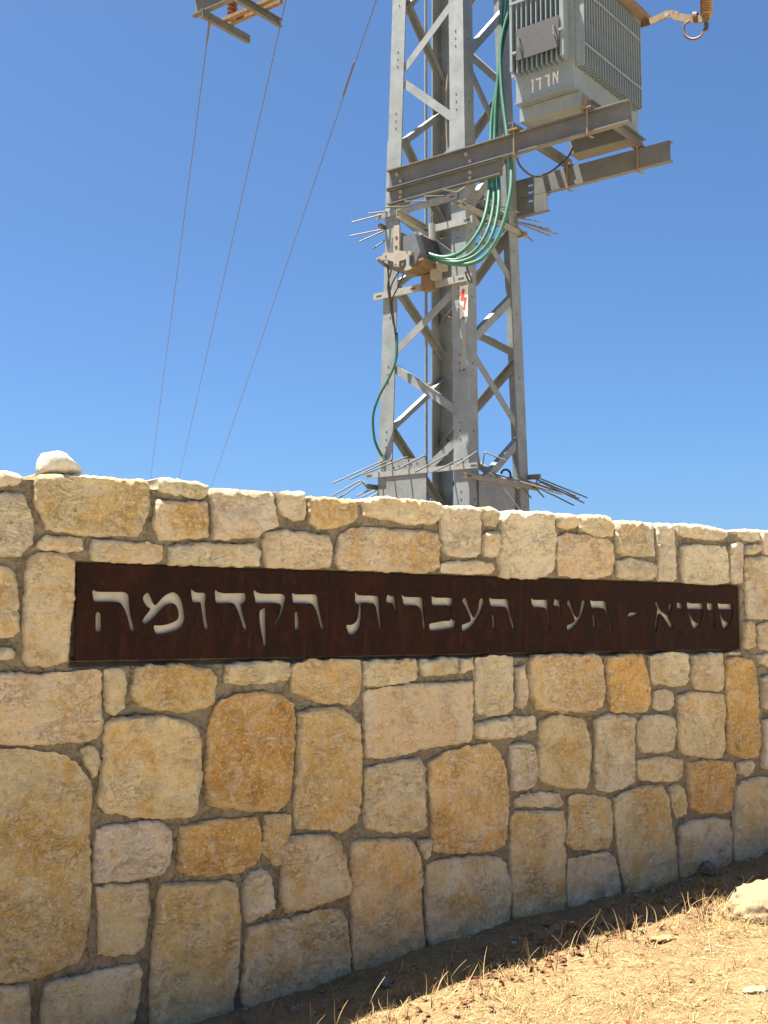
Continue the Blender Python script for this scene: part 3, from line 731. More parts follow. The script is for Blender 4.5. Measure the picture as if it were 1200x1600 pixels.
slotted(-1.1, 0.34, 6.275, 0.20, 0.075, 0.012, (6.32,), 0.10, 0.165)
for s in (-0.93, -0.02): 
    bb = Geo()
    for z in (6.55, 6.46, 6.34, 6.28): bb.disc(T(s + (0.05 if z < 6.5 else 0), 0.043, z), -TB, 0.022, 0.03, 6)
    bits('bolts', bb, M['galv_warm'], tower)
for s in (0.60, 1.43):
    cb = channel('cross_channel', T(s, -0.045, 6.665), T(s, 1.19, 6.665), 0.10, 0.055, (TA if s < 1 else -TA) * -1, th=0.009)
    for t, zz in ((-0.035, 6.37), (1.073, 6.35)):
        rb = Geo().tube([T(s, t + 0.0, 6.64), T(s, t, zz), T(s + 0.012, t + 0.03, zz - 0.015), T(s + 0.03, t + 0.07, zz - 0.015)], 0.0105, 6)
        build('hook_bolt', rb, M['rusty'], tower, smooth=True, angle=50)
        build('clamp_plate', Geo().box(T(s, t + 0.02, 6.635 if t < 0.5 else 6.62), TA * 0.055, TB * 0.045, UP * 0.008), M['rusty'], tower)

# slotted rails that carry the spikes and the switch
def rail(p0, p1, out, h=0.055, mat='rail', slots=(0.05, 0.95)):
    ax = unit(p1 - p0); L = np.linalg.norm(p1 - p0)
    o = build('slotted_rail', Geo().prism([(0, -h / 2), (0.030, -h / 2), (0.030, -h / 2 + 0.004), (0.004, -h / 2 + 0.004), (0.004, h / 2 - 0.004), (0.030, h / 2 - 0.004), (0.030, h / 2), (0, h / 2)], p0, p1, -out, unit(np.cross(ax, out)) * (1 if np.cross(ax, out)[2] > 0 else -1)), M[mat], tower)
    sg = Geo()
    for f in slots: sg.box(p0 + ax * L * f + out * 0.0008, ax * 0.035, out * 0.0012, UP * 0.009)
    bits('slots', sg, M['hole'], o)
    return o
def face_pt(face, f, z, off):                      # f: 0..1 along the face from corner face to face+1
    a, b = corner(face, z), corner((face + 1) % 4, z); out = (-TB, TA, TB, -TA)[face]
    return a + (b - a) * f + out * off
OUT = (-TB, TA, TB, -TA)
R_ = random.Random(11)
# lower ring: bent rods
rail(face_pt(0, -0.12, 3.235, 0.03), face_pt(0, 1.10, 3.235, 0.03), -TB, slots=(0.03, 0.97))
rail(face_pt(1, -0.10, 3.13, 0.035), face_pt(1, 1.14, 3.13, 0.035), TA, mat='galv_warm', slots=(0.05, 0.93))
rail(face_pt(2, -0.12, 3.24, 0.03), face_pt(2, 1.10, 3.24, 0.03), TB)
rail(face_pt(3, -0.10, 3.10, 0.03), face_pt(3, 1.14, 3.10, 0.03), -TA)
def rod(pts, r=0.0085):
    """spike through photo points, each with its distance t behind the front face"""
    P3_ = [pf(x, y, t) for x, y, t in pts]; q = []
    for i_, p in enumerate(P3_):                    # round the bends a little
        if 0 < i_ < len(P3_) - 1:
            a_, b_ = P3_[i_ - 1], P3_[i_ + 1]
            for k_ in (-0.02, 0.0, 0.02): q.append(p + (unit(a_ - p) * -k_ if k_ < 0 else unit(b_ - p) * k_) + (unit(a_ - p) + unit(b_ - p)) * (0.004 if k_ == 0 else 0))
        else: q.append(p)
    build('anti_climb_spike', Geo().tube(q, r, 6), M['rod'], tower, smooth=True, angle=70)
for pts in (
    [(520, 755, -.45), (598, 720, .0), (606, 742, .02)], [(547, 749, -.5), (611, 717.5, -.04), (619, 741, -.0)],
    [(565, 742, -.5), (637, 713.5, -.04), (645, 738, .0)], [(617.7, 735, -.5), (664, 711.5, -.04), (671, 737, .0)],
    [(649, 737.5, -.5), (700, 709.5, -.04), (707, 736, .0)], [(678, 737, -.5), (722, 716, -.04), (727, 734, .0)],
    [(714, 727, -.45), (746, 704.5, -.05), (750, 727, .0)], [(791, 720, .1), (757, 706, .0), (754, 727, .0)],
    [(518.7, 775, .0), (564, 750, .15), (575, 765, .2)], [(530.6, 778, .05), (568.6, 751.5, .2), (577, 766, .2)],
    [(557, 775, .1), (590, 760, .3)], [(565, 777, .1), (596, 762, .3)], [(576, 778, .15), (603, 763, .3)],
    [(812, 796, .2), (768, 740, .1), (754, 737, .1)], [(878, 772, .5), (764, 738, .2), (754, 744, .1)],
    [(918, 778, 1.6), (842, 747, 1.2), (836, 757, 1.15)], [(913, 786, 1.6), (844, 753, 1.2), (836, 760, 1.15)],
    [(897, 790, 1.5), (830, 756, 1.1)], [(899, 775, 1.6), (836, 748, 1.15)], [(905, 779, 1.5), (826, 752, 1.1)], [(862, 773, 1.0), (808, 744, .7)],
    [(850, 777, 1.2), (836, 762, 1.1)], [(873, 770, 1.3), (815, 748, .9)], [(830, 778, 1.0), (818, 764, .9)]): rod(pts)
# upper ring: straight rods
rail(face_pt(0, -0.10, 6.13, 0.03), face_pt(0, 0.92, 6.13, 0.03), -TB, 0.07, mat='galv', slots=(0.94,))
rail(face_pt(1, -0.14, 5.99, 0.035), face_pt(1, 1.12, 5.99, 0.035), TA, 0.06, mat='galv_warm', slots=(0.05, 0.95))
rail(face_pt(2, -0.1, 5.97, 0.03), face_pt(2, 1.1, 5.97, 0.03), TB)
rail(face_pt(3, -0.10, 5.99, 0.03), face_pt(3, 1.10, 5.99, 0.03), -TA)
for pts in (
    [(575, 334, -.1), (619, 328.5, .08)], [(550, 347.5, -.1), (617, 330, .08)], [(546, 369, .0), (606, 357, .15)], [(562, 377.5, .0), (606, 358, .15)], [(582, 389, .0), (601, 376, .15)],
    [(603, 324, -.2), (641, 322.5, .02)], [(632, 315, -.2), (669, 315, .02)], [(663, 307, -.2), (696, 306, .02)], [(693, 296.5, -.2), (713, 301, -.1), (729, 291, .02)], [(706, 319.5, -.15), (728, 312, .02)],
    [(844, 347, 1.5), (806, 340, 1.0)], [(859, 358, 1.6), (806, 346, 1.0)], [(871, 366, 1.6), (818, 349, 1.1)], [(860, 369, 1.6), (812, 350, 1.05)], [(833, 378, 1.3), (808, 353, 1.0)], [(862, 362, 1.6), (826, 350, 1.2)],
    [(769, 314, .2), (745, 314, .05)], [(792, 325, .4), (752, 318, .1)], [(811, 332, .7), (778, 326, .4)], [(800, 338, .6), (765, 330, .3)], [(790, 336, .5), (770, 326, .25)],
    [(750, 374, .5), (793, 341, .9)], [(748, 356, .5), (779, 340, .8)], [(688, 374, .3), (712, 366, .6)]): rod(pts)
# rails under and over the fuse switch
rail(face_pt(0, 0.46, 5.83, 0.04), face_pt(0, 1.10, 5.83, 0.04), -TB, 0.075, slots=(0.12, 0.9))
rail(face_pt(0, -0.10, 5.215, 0.04), face_pt(0, 1.08, 5.215, 0.04), -TB, 0.075, slots=(0.06, 0.42, 0.9))

# ------------------------------------------------------------------ warning plate and number strip on the near leg
def leg_poly(px_pts, off):                         # photo points on the near leg's front flange
    z = 5.2
    for _ in range(3): q0 = on_plane(*px_pts[0], corner(1, z), -TB); z = q0[2]
    n_ = -TB
    return [on_plane(*p, corner(1, z) + n_ * off, n_) for p in px_pts]
def slab(g, pts, thick, out):
    pts = [np.asarray(p) for p in pts]; n = len(pts)
    return g.add(pts + [p - out * thick for p in pts], [tuple(range(n)), tuple(range(2 * n - 1, n - 1, -1))] + [(i, n + i, n + (i + 1) % n, (i + 1) % n) for i in range(n)])
ws = thing('warning_plate', 'small white plate with red lightning arrow fixed to the near pylon leg', 'sign', leg_poly([(725, 493)], 0.0)[0])
build('plate', slab(Geo(), leg_poly([(718.2, 447.5), (731, 444.5), (730.6, 494), (718.6, 498.5)], 0.010), 0.006, -TB), M['white'], ws)
z8 = lambda x, y: (700 + x / 10, 440 + y / 10)
build('lightning_arrow', slab(Geo(), leg_poly([z8(*p) for p in ((222, 110), (263, 122), (243, 240), (290, 243), (268, 350), (258, 402), (270, 400), (245, 445), (224, 398), (238, 400), (248, 345), (254, 285), (192, 290))], 0.0125), 0.002, -TB), M['red'], ws)
ns = thing('number_strip', 'narrow grey metal strip riveted to the near pylon leg below the warning plate', 'plate', leg_poly([(725, 580)], 0.0)[0])
build('strip', slab(Geo(), leg_poly([(719.8, 500), (728.5, 498), (729, 579), (721, 581)], 0.011), 0.005, -TB), M['rail'], ns)
rv = Geo()
for p in ((723.5, 496.5), (724.8, 578)): rv.disc(leg_poly([p], 0.012)[0], -TB, 0.011, 0.006, 6)
bits('rivets', rv, M['hole'], ns)

# ------------------------------------------------------------------ transformer
TF, TS0, TS1, TT1, TZ0, TZ1 = -0.08, 0.66, 1.315, 1.36, 6.865, 8.12
tr = thing('transformer', 'grey finned transformer with white stencilled letters up on steel channels', 'transformer', T(0.98, 0.6, 6.715))
build('tank', Geo().box(T((TS0 + TS1) / 2, (TF + TT1) / 2, (TZ0 + TZ1) / 2), TA * (TS1 - TS0) / 2, TB * (TT1 - TF) / 2, UP * (TZ1 - TZ0) / 2), M['tpaint'], tr)
build('bottom_lip', Geo().prism([(-0.014, 0), (0.004, 0), (0.004, 0.010), (-0.014, 0.010)], T(TS0 - 0.01, TF - 0.004, TZ0 - 0.002), T(TS1 + 0.012, TF - 0.004, TZ0 - 0.002), TB, UP), M['tpaint'], tr)
for t in (0.02, 1.06):
    channel('skid', T(TS0 - 0.02, t, 6.79), T(TS1 + 0.03, t, 6.79), 0.14, 0.22, TB, th=0.012, mat='tpaint' if t < 0.5 else 'channel', parent=tr)  # rear skid gets a darker colour, painting in the shade under the tank
FZ0, FZ1 = 7.135, 8.04
for i in range(9):
    s = TS0 + 0.075 + i * 0.056
    build('fin', Geo().box(T(s, TF - 0.052, (FZ0 + FZ1) / 2), TA * 0.006, TB * 0.051, UP * (FZ1 - FZ0) / 2), M['tpaint'], tr)
for s, w in ((TS0 + 0.012, 0.014), (TS1 - 0.065, 0.022)):
    build('corner_post', Geo().box(T(s, TF - 0.056, (FZ0 + 0.03 + FZ1) / 2), TA * w, TB * 0.055, UP * (FZ1 - FZ0 - 0.03) / 2), M['tpaint'], tr)
for i in range(24):
    t = TF + 0.05 + i * 0.0555
    build('fin', Geo().box(T(TS1 + 0.051, t, (FZ0 - 0.045 + FZ1) / 2), TA * 0.050, TB * 0.006, UP * (FZ1 - FZ0 + 0.045) / 2), M['tpaint'], tr)
for z in (7.30, 7.84):
    build('fin_bar', Geo().box(T(TS1 + 0.106, TF + 0.69, z), TA * 0.0045, TB * 0.665, UP * 0.010), M['tpaint'], tr)
build('fin_bar', Geo().box(T((TS0 + TS1) / 2 - 0.03, TF - 0.109, 7.88), TA * 0.30, TB * 0.0045, UP * 0.014), M['tpaint'], tr)
for s in (TS0 - 0.06,):
    for i in range(24):
        t = TF + 0.05 + i * 0.0555
        build('fin', Geo().box(T(TS0 - 0.041, t, (FZ0 + 0.05 + FZ1) / 2), TA * 0.040, TB * 0.006, UP * (FZ1 - FZ0 - 0.05) / 2), M['tpaint'], tr)
top_g = Geo().box(T((TS0 + TS1) / 2, (TF + TT1) / 2, TZ1 + 0.012), TA * ((TS1 - TS0) / 2 + 0.13), TB * ((TT1 - TF) / 2 + 0.04), UP * 0.012)
build('lid', top_g, M['tpaint'], tr)
build('lid_angle', Geo().prism(prof_L(0.075, 0.008), T(TS1 + 0.17, TF - 0.05, TZ1 - 0.035), T(TS1 + 0.17, TT1 + 0.06, TZ1 - 0.035), -TA, UP), M['rusty'], tr)
for k, t in enumerate((0.25, 0.66, 1.07)):
    rs = []; pz = []
    for j in range(13): pz.append(T(0.85, t, TZ1 + 0.02 + j * 0.025)); rs.append(0.055 if j % 2 else 0.035)
    build('bushing', Geo().tube(pz, rs, 12), M['porcelain'], tr, smooth=True)
build('breather_pot', Geo().tube([T(1.24, 1.02, TZ1 + 0.02), T(1.24, 1.02, TZ1 + 0.13), T(1.24, 1.02, TZ1 + 0.15), T(1.24, 1.02, TZ1 + 0.30)], [0.10, 0.10, 0.14, 0.14], 16), M['black'], tr, smooth=True, angle=40)
# dark plate with two handles over the front fins
np_ = build('cover_plate', Geo().box(T(0.985, TF - 0.123, 7.415), TA * 0.245, TB * 0.006, UP * 0.162), M['plate'], tr)
for s in (0.785, 1.185):
    p = lambda dz, o: T(s, TF - 0.129 - o, 7.43 + dz)
    build('handle', Geo().tube([p(-0.05, 0), p(-0.048, 0.028), p(0.048, 0.028), p(0.05, 0)], 0.006, 6), M['galv'], np_)
build('plate_bracket', Geo().box(T(0.715, TF - 0.112, 7.345), TA * 0.03, TB * 0.02, UP * 0.012), M['galv'], tr)
build('plate_bracket', Geo().box(T(1.245, TF - 0.118, 7.43), TA * 0.018, TB * 0.012, UP * 0.012), M['galv'], tr)
zt = lambda x, y: (795 + x / 8.571, 90 + y / 8.571)
def stencil(polys):
    g = Geo()
    for P_ in polys: slab(g, [pf(*zt(*p), TF - 0.0035) for p in P_], 0.003, -TB)
    build('stencil_letter', g, M['stencil'], tr)
stencil([[(586, 200), (609, 188), (641, 262), (640, 185), (662, 174), (659, 345), (641, 338), (640, 305), (608, 240), (605, 358), (588, 362)]])
stencil([[(480, 240), (545, 215), (550, 385), (522, 387), (520, 250), (487, 262)]])
stencil([[(358, 280), (440, 255), (440, 280), (428, 284), (428, 425), (405, 427), (405, 291), (365, 305)]])
stencil([[(296, 297), (330, 288), (330, 465), (308, 468), (309, 312), (296, 316)]])

# ------------------------------------------------------------------ surge arrester on its bracket arm
def pa(px, py, s=1.62): return psd(px, py, s)
ar = thing('surge_arrester', 'rusty bracket arm with ribbed ochre surge arrester beside the transformer lid', 'arrester', T(1.5, 0.9, 8.1))
AP = [pf(1003, 38, 1.36), pf(1026, 30, 1.20), pf(1042, 22, 1.08), pf(1052, 22, 1.02), pf(1058, 26, 1.0), pf(1074, 29, 0.96), pf(1092, 30, 0.92), pf(1108, 28, 0.88)]
g = Geo()
for a, b in zip(AP[:-1], AP[1:]):
    ax = unit(b - a); g.box((a + b) / 2, ax * (np.linalg.norm(b - a) / 2 + 0.008), unit(np.cross(ax, UP)) * 0.012, unit(np.cross(np.cross(ax, UP), ax)) * 0.036)
build('bracket_arm', g, M['rusty'], ar)
build('bolt', Geo().disc(pf(1043, 24, 1.02), -TB, 0.025, 0.03, 6), M['galv_warm'], ar)
base = pf(1104, 24, 0.88); rs = []; pz = []
for j in range(34): pz.append(base + UP * (j * 0.0135)); rs.append(0.062 if j % 2 else 0.042)
build('ribbed_body', Geo().tube(pz, rs, 14), M['arrester'], ar, smooth=True, angle=70)
cw = []
for j in range(60):
    w_ = j / 60 * 5 * 2 * math.pi; ctr = pf(1084 + j * 0.11, 27, 0.93)
    cw.append(ctr + UP * 0.055 * math.cos(w_) + TB * -0.03 * math.sin(w_))
build('wire_binding', Geo().tube(cw, 0.006, 5), M['copper'], ar, smooth=True)
lp = spline([pf(1078, 32, 0.9), pf(1069, 40, 0.9), pf(1070, 54, 0.9), pf(1081, 61, 0.9), pf(1093, 58, 0.9), pf(1100, 50, 0.9), pf(1103, 40, 0.9), pf(1104, 29, 0.9)], 6)
build('copper_loop', Geo().tube(lp, 0.013, 8), M['copper'], ar, smooth=True)
build('clamp', Geo().tube([pf(1104, 37, 0.89), pf(1102, 47, 0.89)], 0.026, 8), M['black'], ar)

# ------------------------------------------------------------------ fuse switch on the front of the tower
fs = thing('fuse_switch', 'dark grey fuse switch box with beige end bracket on the pylon front', 'switch box', face_pt(0, 0.3, 5.4, 0.1))
FS = lambda s, t, z: T(s, t, z)
# body runs out of the front face, towards the viewer's left
s_l, s_r = st(pf(626, 385, -0.32))[0], 0
zc = st(pf(640, 395, -0.32))[2]
cs = st(pf(631, 391, -0.34))[0]
build('body', Geo().prism([(-0.17, -0.14), (0.16, -0.145), (0.225, -0.03), (0.16, 0.175), (-0.13, 0.185), (-0.21, 0.02)], T(cs, -0.36, zc), T(cs, 0.035, zc), TA, UP), M['dgrey'], fs)
build('fuse_cover', Geo().prism([(0.06, 0.190), (0.172, 0.183), (0.238, -0.02), (0.20, -0.03)], T(cs, -0.27, zc), T(cs, 0.03, zc), TA, UP), M['black'], fs)
tt = -0.385
def fsp(pts, th=0.03, t=tt): return slab(Geo(), [pf(x, y, t) for x, y in pts], th, -TB)
z7 = lambda x, y: (580 + x / 8.571, 340 + y / 8.571)
build('end_bracket', fsp([z7(*p) for p in ((300, 110), (375, 95), (375, 440), (440, 450), (500, 445), (540, 455), (530, 490), (450, 560), (375, 580), (365, 655), (300, 655), (295, 590), (200, 560), (90, 580), (65, 560), (75, 535), (150, 510), (160, 470), (295, 470))]), M['beige'], fs)
hh = Geo()
for p in ((338, 265), (335, 395), (195, 515), (478, 452), (322, 625)): hh.disc(pf(*z7(*p), tt - 0.001), -TB, 0.017 if p[0] > 330 and p[1] < 400 else 0.009, 0.003, 8)
bits('bracket_holes', hh, M['hole'], fs)
build('hook_handle', fsp([z7(*p) for p in ((465, 500), (505, 495), (505, 640), (535, 665), (520, 690), (445, 712), (440, 690), (470, 640))], 0.02, tt - 0.02), M['rail'], fs)
cz = st(pf(*z7(470, 720), -0.3))[2]
for k in range(6):
    build('rib', Geo().box(T(cs + 0.10 - 0.0 * k, -0.30 + k * 0.055, cz + 0.045), TA * 0.15, TB * 0.020, UP * 0.020), M['tan'], fs)
build('tray', Geo().box(T(cs + 0.10, -0.165, cz + 0.075), TA * 0.16, TB * 0.19, UP * 0.012), M['tan'], fs)
build('side_bar', Geo().tube([pf(*z7(400, 620), -0.36), pf(*z7(560, 625), -0.27), pf(*z7(700, 640), -0.19), pf(*z7(830, 665), -0.12), pf(*z7(870, 670), -0.06)], 0.028, 6), M['beige'], fs)
build('bracket_block', Geo().box(pf(*z7(870, 720), -0.08), TA * 0.05, TB * 0.04, UP * 0.09), M['beige'], fs)
build('terminal_block', Geo().box(pf(*z7(955, 665), -0.12), TA * 0.035, TB * 0.05, UP * 0.035), M['beige'], fs)
build('mount', Geo().box(pf(*z7(780, 880), 0.0), TA * 0.075, TB * 0.05, UP * 0.08), M['tan'], fs)
build('lever', Geo().tube([pf(*z7(90, 560), -0.40), pf(*z7(160, 620), -0.36), pf(*z7(260, 680), -0.25)], 0.02, 6), M['dgrey'], fs)
# upper channel arm over the switch
channel('support_arm', pf(619, 334, -0.30), pf(675, 368, 0.10), 0.085, 0.055, TA, th=0.008, mat='galv_warm', parent=fs)
build('arm_clamp', Geo().tube([pf(675, 350, -0.06), pf(675, 376, -0.06)], 0.035, 8), M['rail'], fs)

# ------------------------------------------------------------------ cables
def cable(name, label, pts, r, mat, group=None, n=8):
    P3 = spline([pf(x, y, t) for x, y, t in pts], 8)
    o = build(name, Geo().tube(P3, r, n), M[mat], None, smooth=True); return tag(o, label, 'cable', group)
cable('power_cable', 'thick green cable looping lowest under the transformer beam to the switch', [(803, -30, .35), (797, 10, .3), (783, 70, .25), (784, 140, .2), (793, 215, .13), (799, 262, .04), (796, 310, -.05), (782, 362, -.13), (760, 398, -.18), (735, 412, -.2), (706, 412, -.2), (684, 406, -.18), (668, 399, -.2)], 0.022, 'green', 'green power cables')
cable('power_cable', 'green cable passing just inside the lowest loop towards the switch', [(808, -30, .36), (799, 12, .33), (785, 70, .28), (776, 150, .24), (773, 215, .2), (772, 270, .1), (771, 320, 0.0), (762, 360, -.1), (742, 392, -.17), (715, 406, -.2), (690, 404, -.2), (672, 398, -.2)], 0.0205, 'green', 'green power cables')
cable('power_cable', 'green cable turning earliest to the switch across the near leg', [(790, -30, .36), (784, 20, .33), (783, 80, .28), (777, 130, .26), (768, 190, .22), (766, 250, .13), (764, 300, .03), (757, 340, -.08), (744, 368, -.15), (722, 393, -.2), (698, 402, -.2), (676, 399, -.2), (660, 391, -.2)], 0.0205, 'green', 'green power cables')
cable('power_cable', 'green cable in the middle of the bundle beside the transformer', [(797, -30, .4), (792, 15, .36), (786, 62, .3), (779, 120, .3), (776, 190, .25), (778, 255, .15), (779, 320, -.02), (768, 370, -.14), (748, 396, -.18), (720, 409, -.21), (694, 408, -.2), (676, 402, -.19)], 0.020, 'green', 'green power cables')
cable('power_cable', 'thin pale cable hanging inside the pylon by the far leg', [(708, 30, .8), (704, 90, .8), (698, 140, .8), (698, 200, .8), (701, 260, .8)], 0.013, 'galv_warm')
cable('earth_cable', 'green cable bowing out beside the left pylon leg', [(620, 520, -.05), (619, 560, -.06), (608, 590, -.08), (592, 620, -.1), (583, 650, -.1), (585, 685, -.08), (594, 708, -.04), (603, 722, -.02), (607, 760, 0.0)], 0.015, 'green')
for i, pts in enumerate((((606, 418, -.3), (608, 445, -.2), (612, 480, -.1), (616, 510, -.06), (620, 540, -.05)), ((612, 420, -.3), (606, 450, -.2), (614, 490, -.1), (619, 535, -.06)), ((631, 428, -.2), (622, 448, -.15), (613, 470, -.1), (616, 505, -.06), (621, 538, -.05)), ((623, 425, -.25), (612, 445, -.2), (609, 470, -.1), (615, 508, -.06)))):
    cable('control_wire', ('thin black wire hanging outermost below the fuse switch', 'thin black wire crossing the others below the fuse switch', 'thin black wire slanting from the right of the fuse switch', 'thin black wire in the middle below the fuse switch')[i], pts, 0.0085, 'black', 'black wires below the switch', 6)
cable('control_wire', 'black wire sagging between the two transformer beams', [(806, 243, .1), (815, 262, .25), (835, 276, .5), (858, 270, .7), (885, 248, .9), (895, 232, 1.0)], 0.011, 'black')
cable('control_wire', 'short black wire knotted on the near leg above the warning plate', [(728, 415, -.17), (733, 428, -.12), (737, 438, -.07), (735, 441, -.06), (730, 434, -.08), (727, 424, -.12)], 0.009, 'black')
cable('control_wire', 'short curved black wire on the low rail at the right pylon leg', [(783, 740, .9), (786, 735, .9), (792, 734, .9), (797, 739, .9), (798, 750, .9)], 0.012, 'black')

# ------------------------------------------------------------------ crossarm with insulators and the overhead line
ct, cz = 0.085, 9.52
arm = thing('crossarm', 'stained steel crossarm frame jutting out at the top left edge', 'crossarm', T(-1.6, ct, cz))
e0 = st(pf(306, 29, ct)); z_low = e0[2]
channel('main_channel', T(e0[0], ct, z_low + 0.13), T(0.4, ct, z_low + 0.13), 0.26, 0.09, -TB, parent=arm)
pz = lambda px, py, z: on_plane(px, py, vec(0, 0, z), UP)
za = z_low - 0.05
a1e = pz(391, 61, za); a1 = st(a1e); a2 = st(pz(437, 38, za))
for (s, t1) in ((a1[0], a1[1]), (a2[0], a2[1])):
    channel('cross_piece', T(s, ct - 0.12, za + 0.0), T(s, t1, za + 0.0), 0.105, 0.055, -TA if s == a1[0] else TA, th=0.009, parent=arm)
r0 = st(pz(354, 41, za + 0.06)); r1 = st(pz(440, 4, za + 0.06))
for dt in (0.0, 0.11):
    build('insulator_rail', Geo().box(T((r0[0] + r1[0]) / 2, r0[1] - dt, za + 0.075), TA * (r1[0] - r0[0]) / 2, TB * 0.032, UP * 0.022), M['rusty'], arm)
ip = pz(363, 24, za + 0.12); rs = []; pz_ = []
for j in range(22): pz_.append(ip + UP * (j * 0.028)); rs.append(0.075 if j % 2 else 0.05)
ins = thing('post_insulator', 'brown ribbed porcelain insulator standing on the crossarm frame', 'insulator', ip)
build('porcelain_body', Geo().tube(pz_, rs, 16), M['porcelain'], ins, smooth=True, angle=75)
build('foot', Geo().tube([ip - UP * 0.06, ip + UP * 0.02], 0.062, 12), M['rusty'], ins)
V = ray(174, 1202); V = V / math.hypot(V[0], V[1])
for (sx, sy), lab in (((328, 30), 'overhead wire at the left, starting from the crossarm end'), ((454.7, -35), 'middle of the three overhead wires crossing the sky'), ((624, -106), 'overhead wire nearest the pylon with a splice near the top')):
    p0 = pf(sx, sy, ct); pts = []
    for k in range(41):
        d = k * 1.6; pts.append(p0 + vec(V[0], V[1], 0) * d + UP * (-0.1255 * d + 0.00075 * max(0, d - 22) ** 2 + 0.0 * d))
    o = thing('overhead_wire', lab, 'wire', p0, 'overhead line wires')
    build('conductor', Geo().tube(pts, 0.0062, 6), M['wire'], o, smooth=True)
    if sx > 600:
        dv = V; q = [p0 + dv * k for k in (2.55, 2.6, 3.35, 3.4)]
        build('splice_sleeve', Geo().tube(q, [0.007, 0.014, 0.014, 0.007], 8), M['wire'], o, smooth=True)
    if sx < 400:
        q = [p0 + V * k for k in (-0.02, 0.05, 0.5, 0.55)]
        build('line_clamp', Geo().tube(q, [0.014, 0.016, 0.013, 0.007], 8), M['wire'], o, smooth=True)

# ------------------------------------------------------------------ loose rocks
def rock(name, label, pos, size, mat, seed, sub=4, rough=0.25, rot=0.0):
    bm = bmesh.new(); bmesh.ops.create_icosphere(bm, subdivisions=sub, radius=1.0)
    for v in bm.verts:
        p = v.co + Vector((seed * 3.1, 0, 0))
        cell = noise.voronoi(p * 1.3)[0]; v.co *= 1 + rough * noise.fractal(p * 1.1, 1.0, 2.0, 4) + rough * 0.5 * noise.fractal(p * 4, 0.7, 2.1, 6) + rough * 0.5 * (cell[1] - cell[0] - 0.25)
        x, y = v.co.x * size[0], v.co.y * size[1]
        v.co = Vector((x * math.cos(rot) - y * math.sin(rot), x * math.sin(rot) + y * math.cos(rot), v.co.z * size[2]))
    me = bpy.data.meshes.new(name); bm.to_mesh(me); bm.free()
    me.polygons.foreach_set('use_smooth', [True] * len(me.polygons)); me.materials.append(mat)
    o = bpy.data.objects.new(name, me); link(o, None, pos); return tag(o, label, 'rock')
# white chalk lump on the wall top: outline in the wall plane, thick
px_rock = lambda x, y: (lambda q: np.array([np.dot(q - W0, WD), q[2]]))(on_plane(x, y, W0 - WN * 0.07, WN))
wr = [px_rock(x, y) for x, y in ((59, 741), (61, 718), (68, 709), (85, 706.5), (94, 707), (104, 716), (118, 728), (131, 742), (95, 746))]
cx, cz_ = np.mean(wr, 0); bm = bmesh.new(); bmesh.ops.create_icosphere(bm, subdivisions=4, radius=1.0)
wr = np.array(wr) - (cx, cz_)
def r_at(a):
    best = 0.02
    for i in range(len(wr)):
        p, q = wr[i], wr[(i + 1) % len(wr)]; d = np.array([math.cos(a), math.sin(a)]); e = q - p
        den = d[0] * e[1] - d[1] * e[0]
        if abs(den) < 1e-9: continue
        t_ = (p[0] * e[1] - p[1] * e[0]) / den; s_ = (p[0] * d[1] - p[1] * d[0]) / den
        if t_ > 0 and -1e-6 <= s_ <= 1 + 1e-6: best = max(best, t_)
    return best
for v in bm.verts:
    a = math.atan2(v.co.z, v.co.x); rr = math.hypot(v.co.x, v.co.z); k = r_at(a) * rr * (1 + 0.09 * noise.fractal(v.co * 2.2, 0.7, 2.2, 5))
    q = WD * (k * math.cos(a)) + UP * (k * math.sin(a)) + WN * (-v.co.y * 0.085)
    v.co = Vector(q)
me = bpy.data.meshes.new('loose_rock'); bm.to_mesh(me); bm.free(); me.polygons.foreach_set('use_smooth', [True] * len(me.polygons)); me.materials.append(M['chalk'])
o = bpy.data.objects.new('loose_rock', me); link(o, None, wall(cx, cz_ + 0.004, -0.07)); tag(o, 'white chalky rock lying on top of the wall at the left', 'rock')
def gpt(px, py):
    z = 0.0
    for _ in range(6):
        q = on_plane(px, py, vec(0, 0, z), UP); z = ground_h(q[0], q[1])
    return q
bp = gpt(1215, 1425)
rock('boulder', 'pale rounded boulder half buried in dry grass at the right edge', bp + vec(0.15, 0.06, -0.09), (0.44, 0.30, 0.29), M['boulder'], 4, 6, 0.15, 0.3)
rock('flat_stone', 'flat whitish stone lying in the sunlit dry ground at bottom right', gpt(1182, 1549) + vec(0, 0, 0.004), (0.062, 0.035, 0.016), M['rock'], 5, 4, 0.3, 0.2)
rock('small_stone', 'small grey stone in the shade at the wall foot near the middle', gpt(603, 1541) + vec(0, 0, 0.01), (0.05, 0.04, 0.028), M['mortar'], 8, 4, 0.35)
rock('small_stone', 'brown clod in the sunlit grass left of the boulder', gpt(1035, 1470) + vec(0, 0, 0.004), (0.05, 0.035, 0.022), M['clod'], 9, 4, 0.45)
rock('small_stone', 'bluish grey stone leaning at the wall foot beside the boulder', gpt(1106, 1366) + vec(0, 0, 0.03), (0.05, 0.04, 0.045), M['mortar'], 12, 4, 0.35)

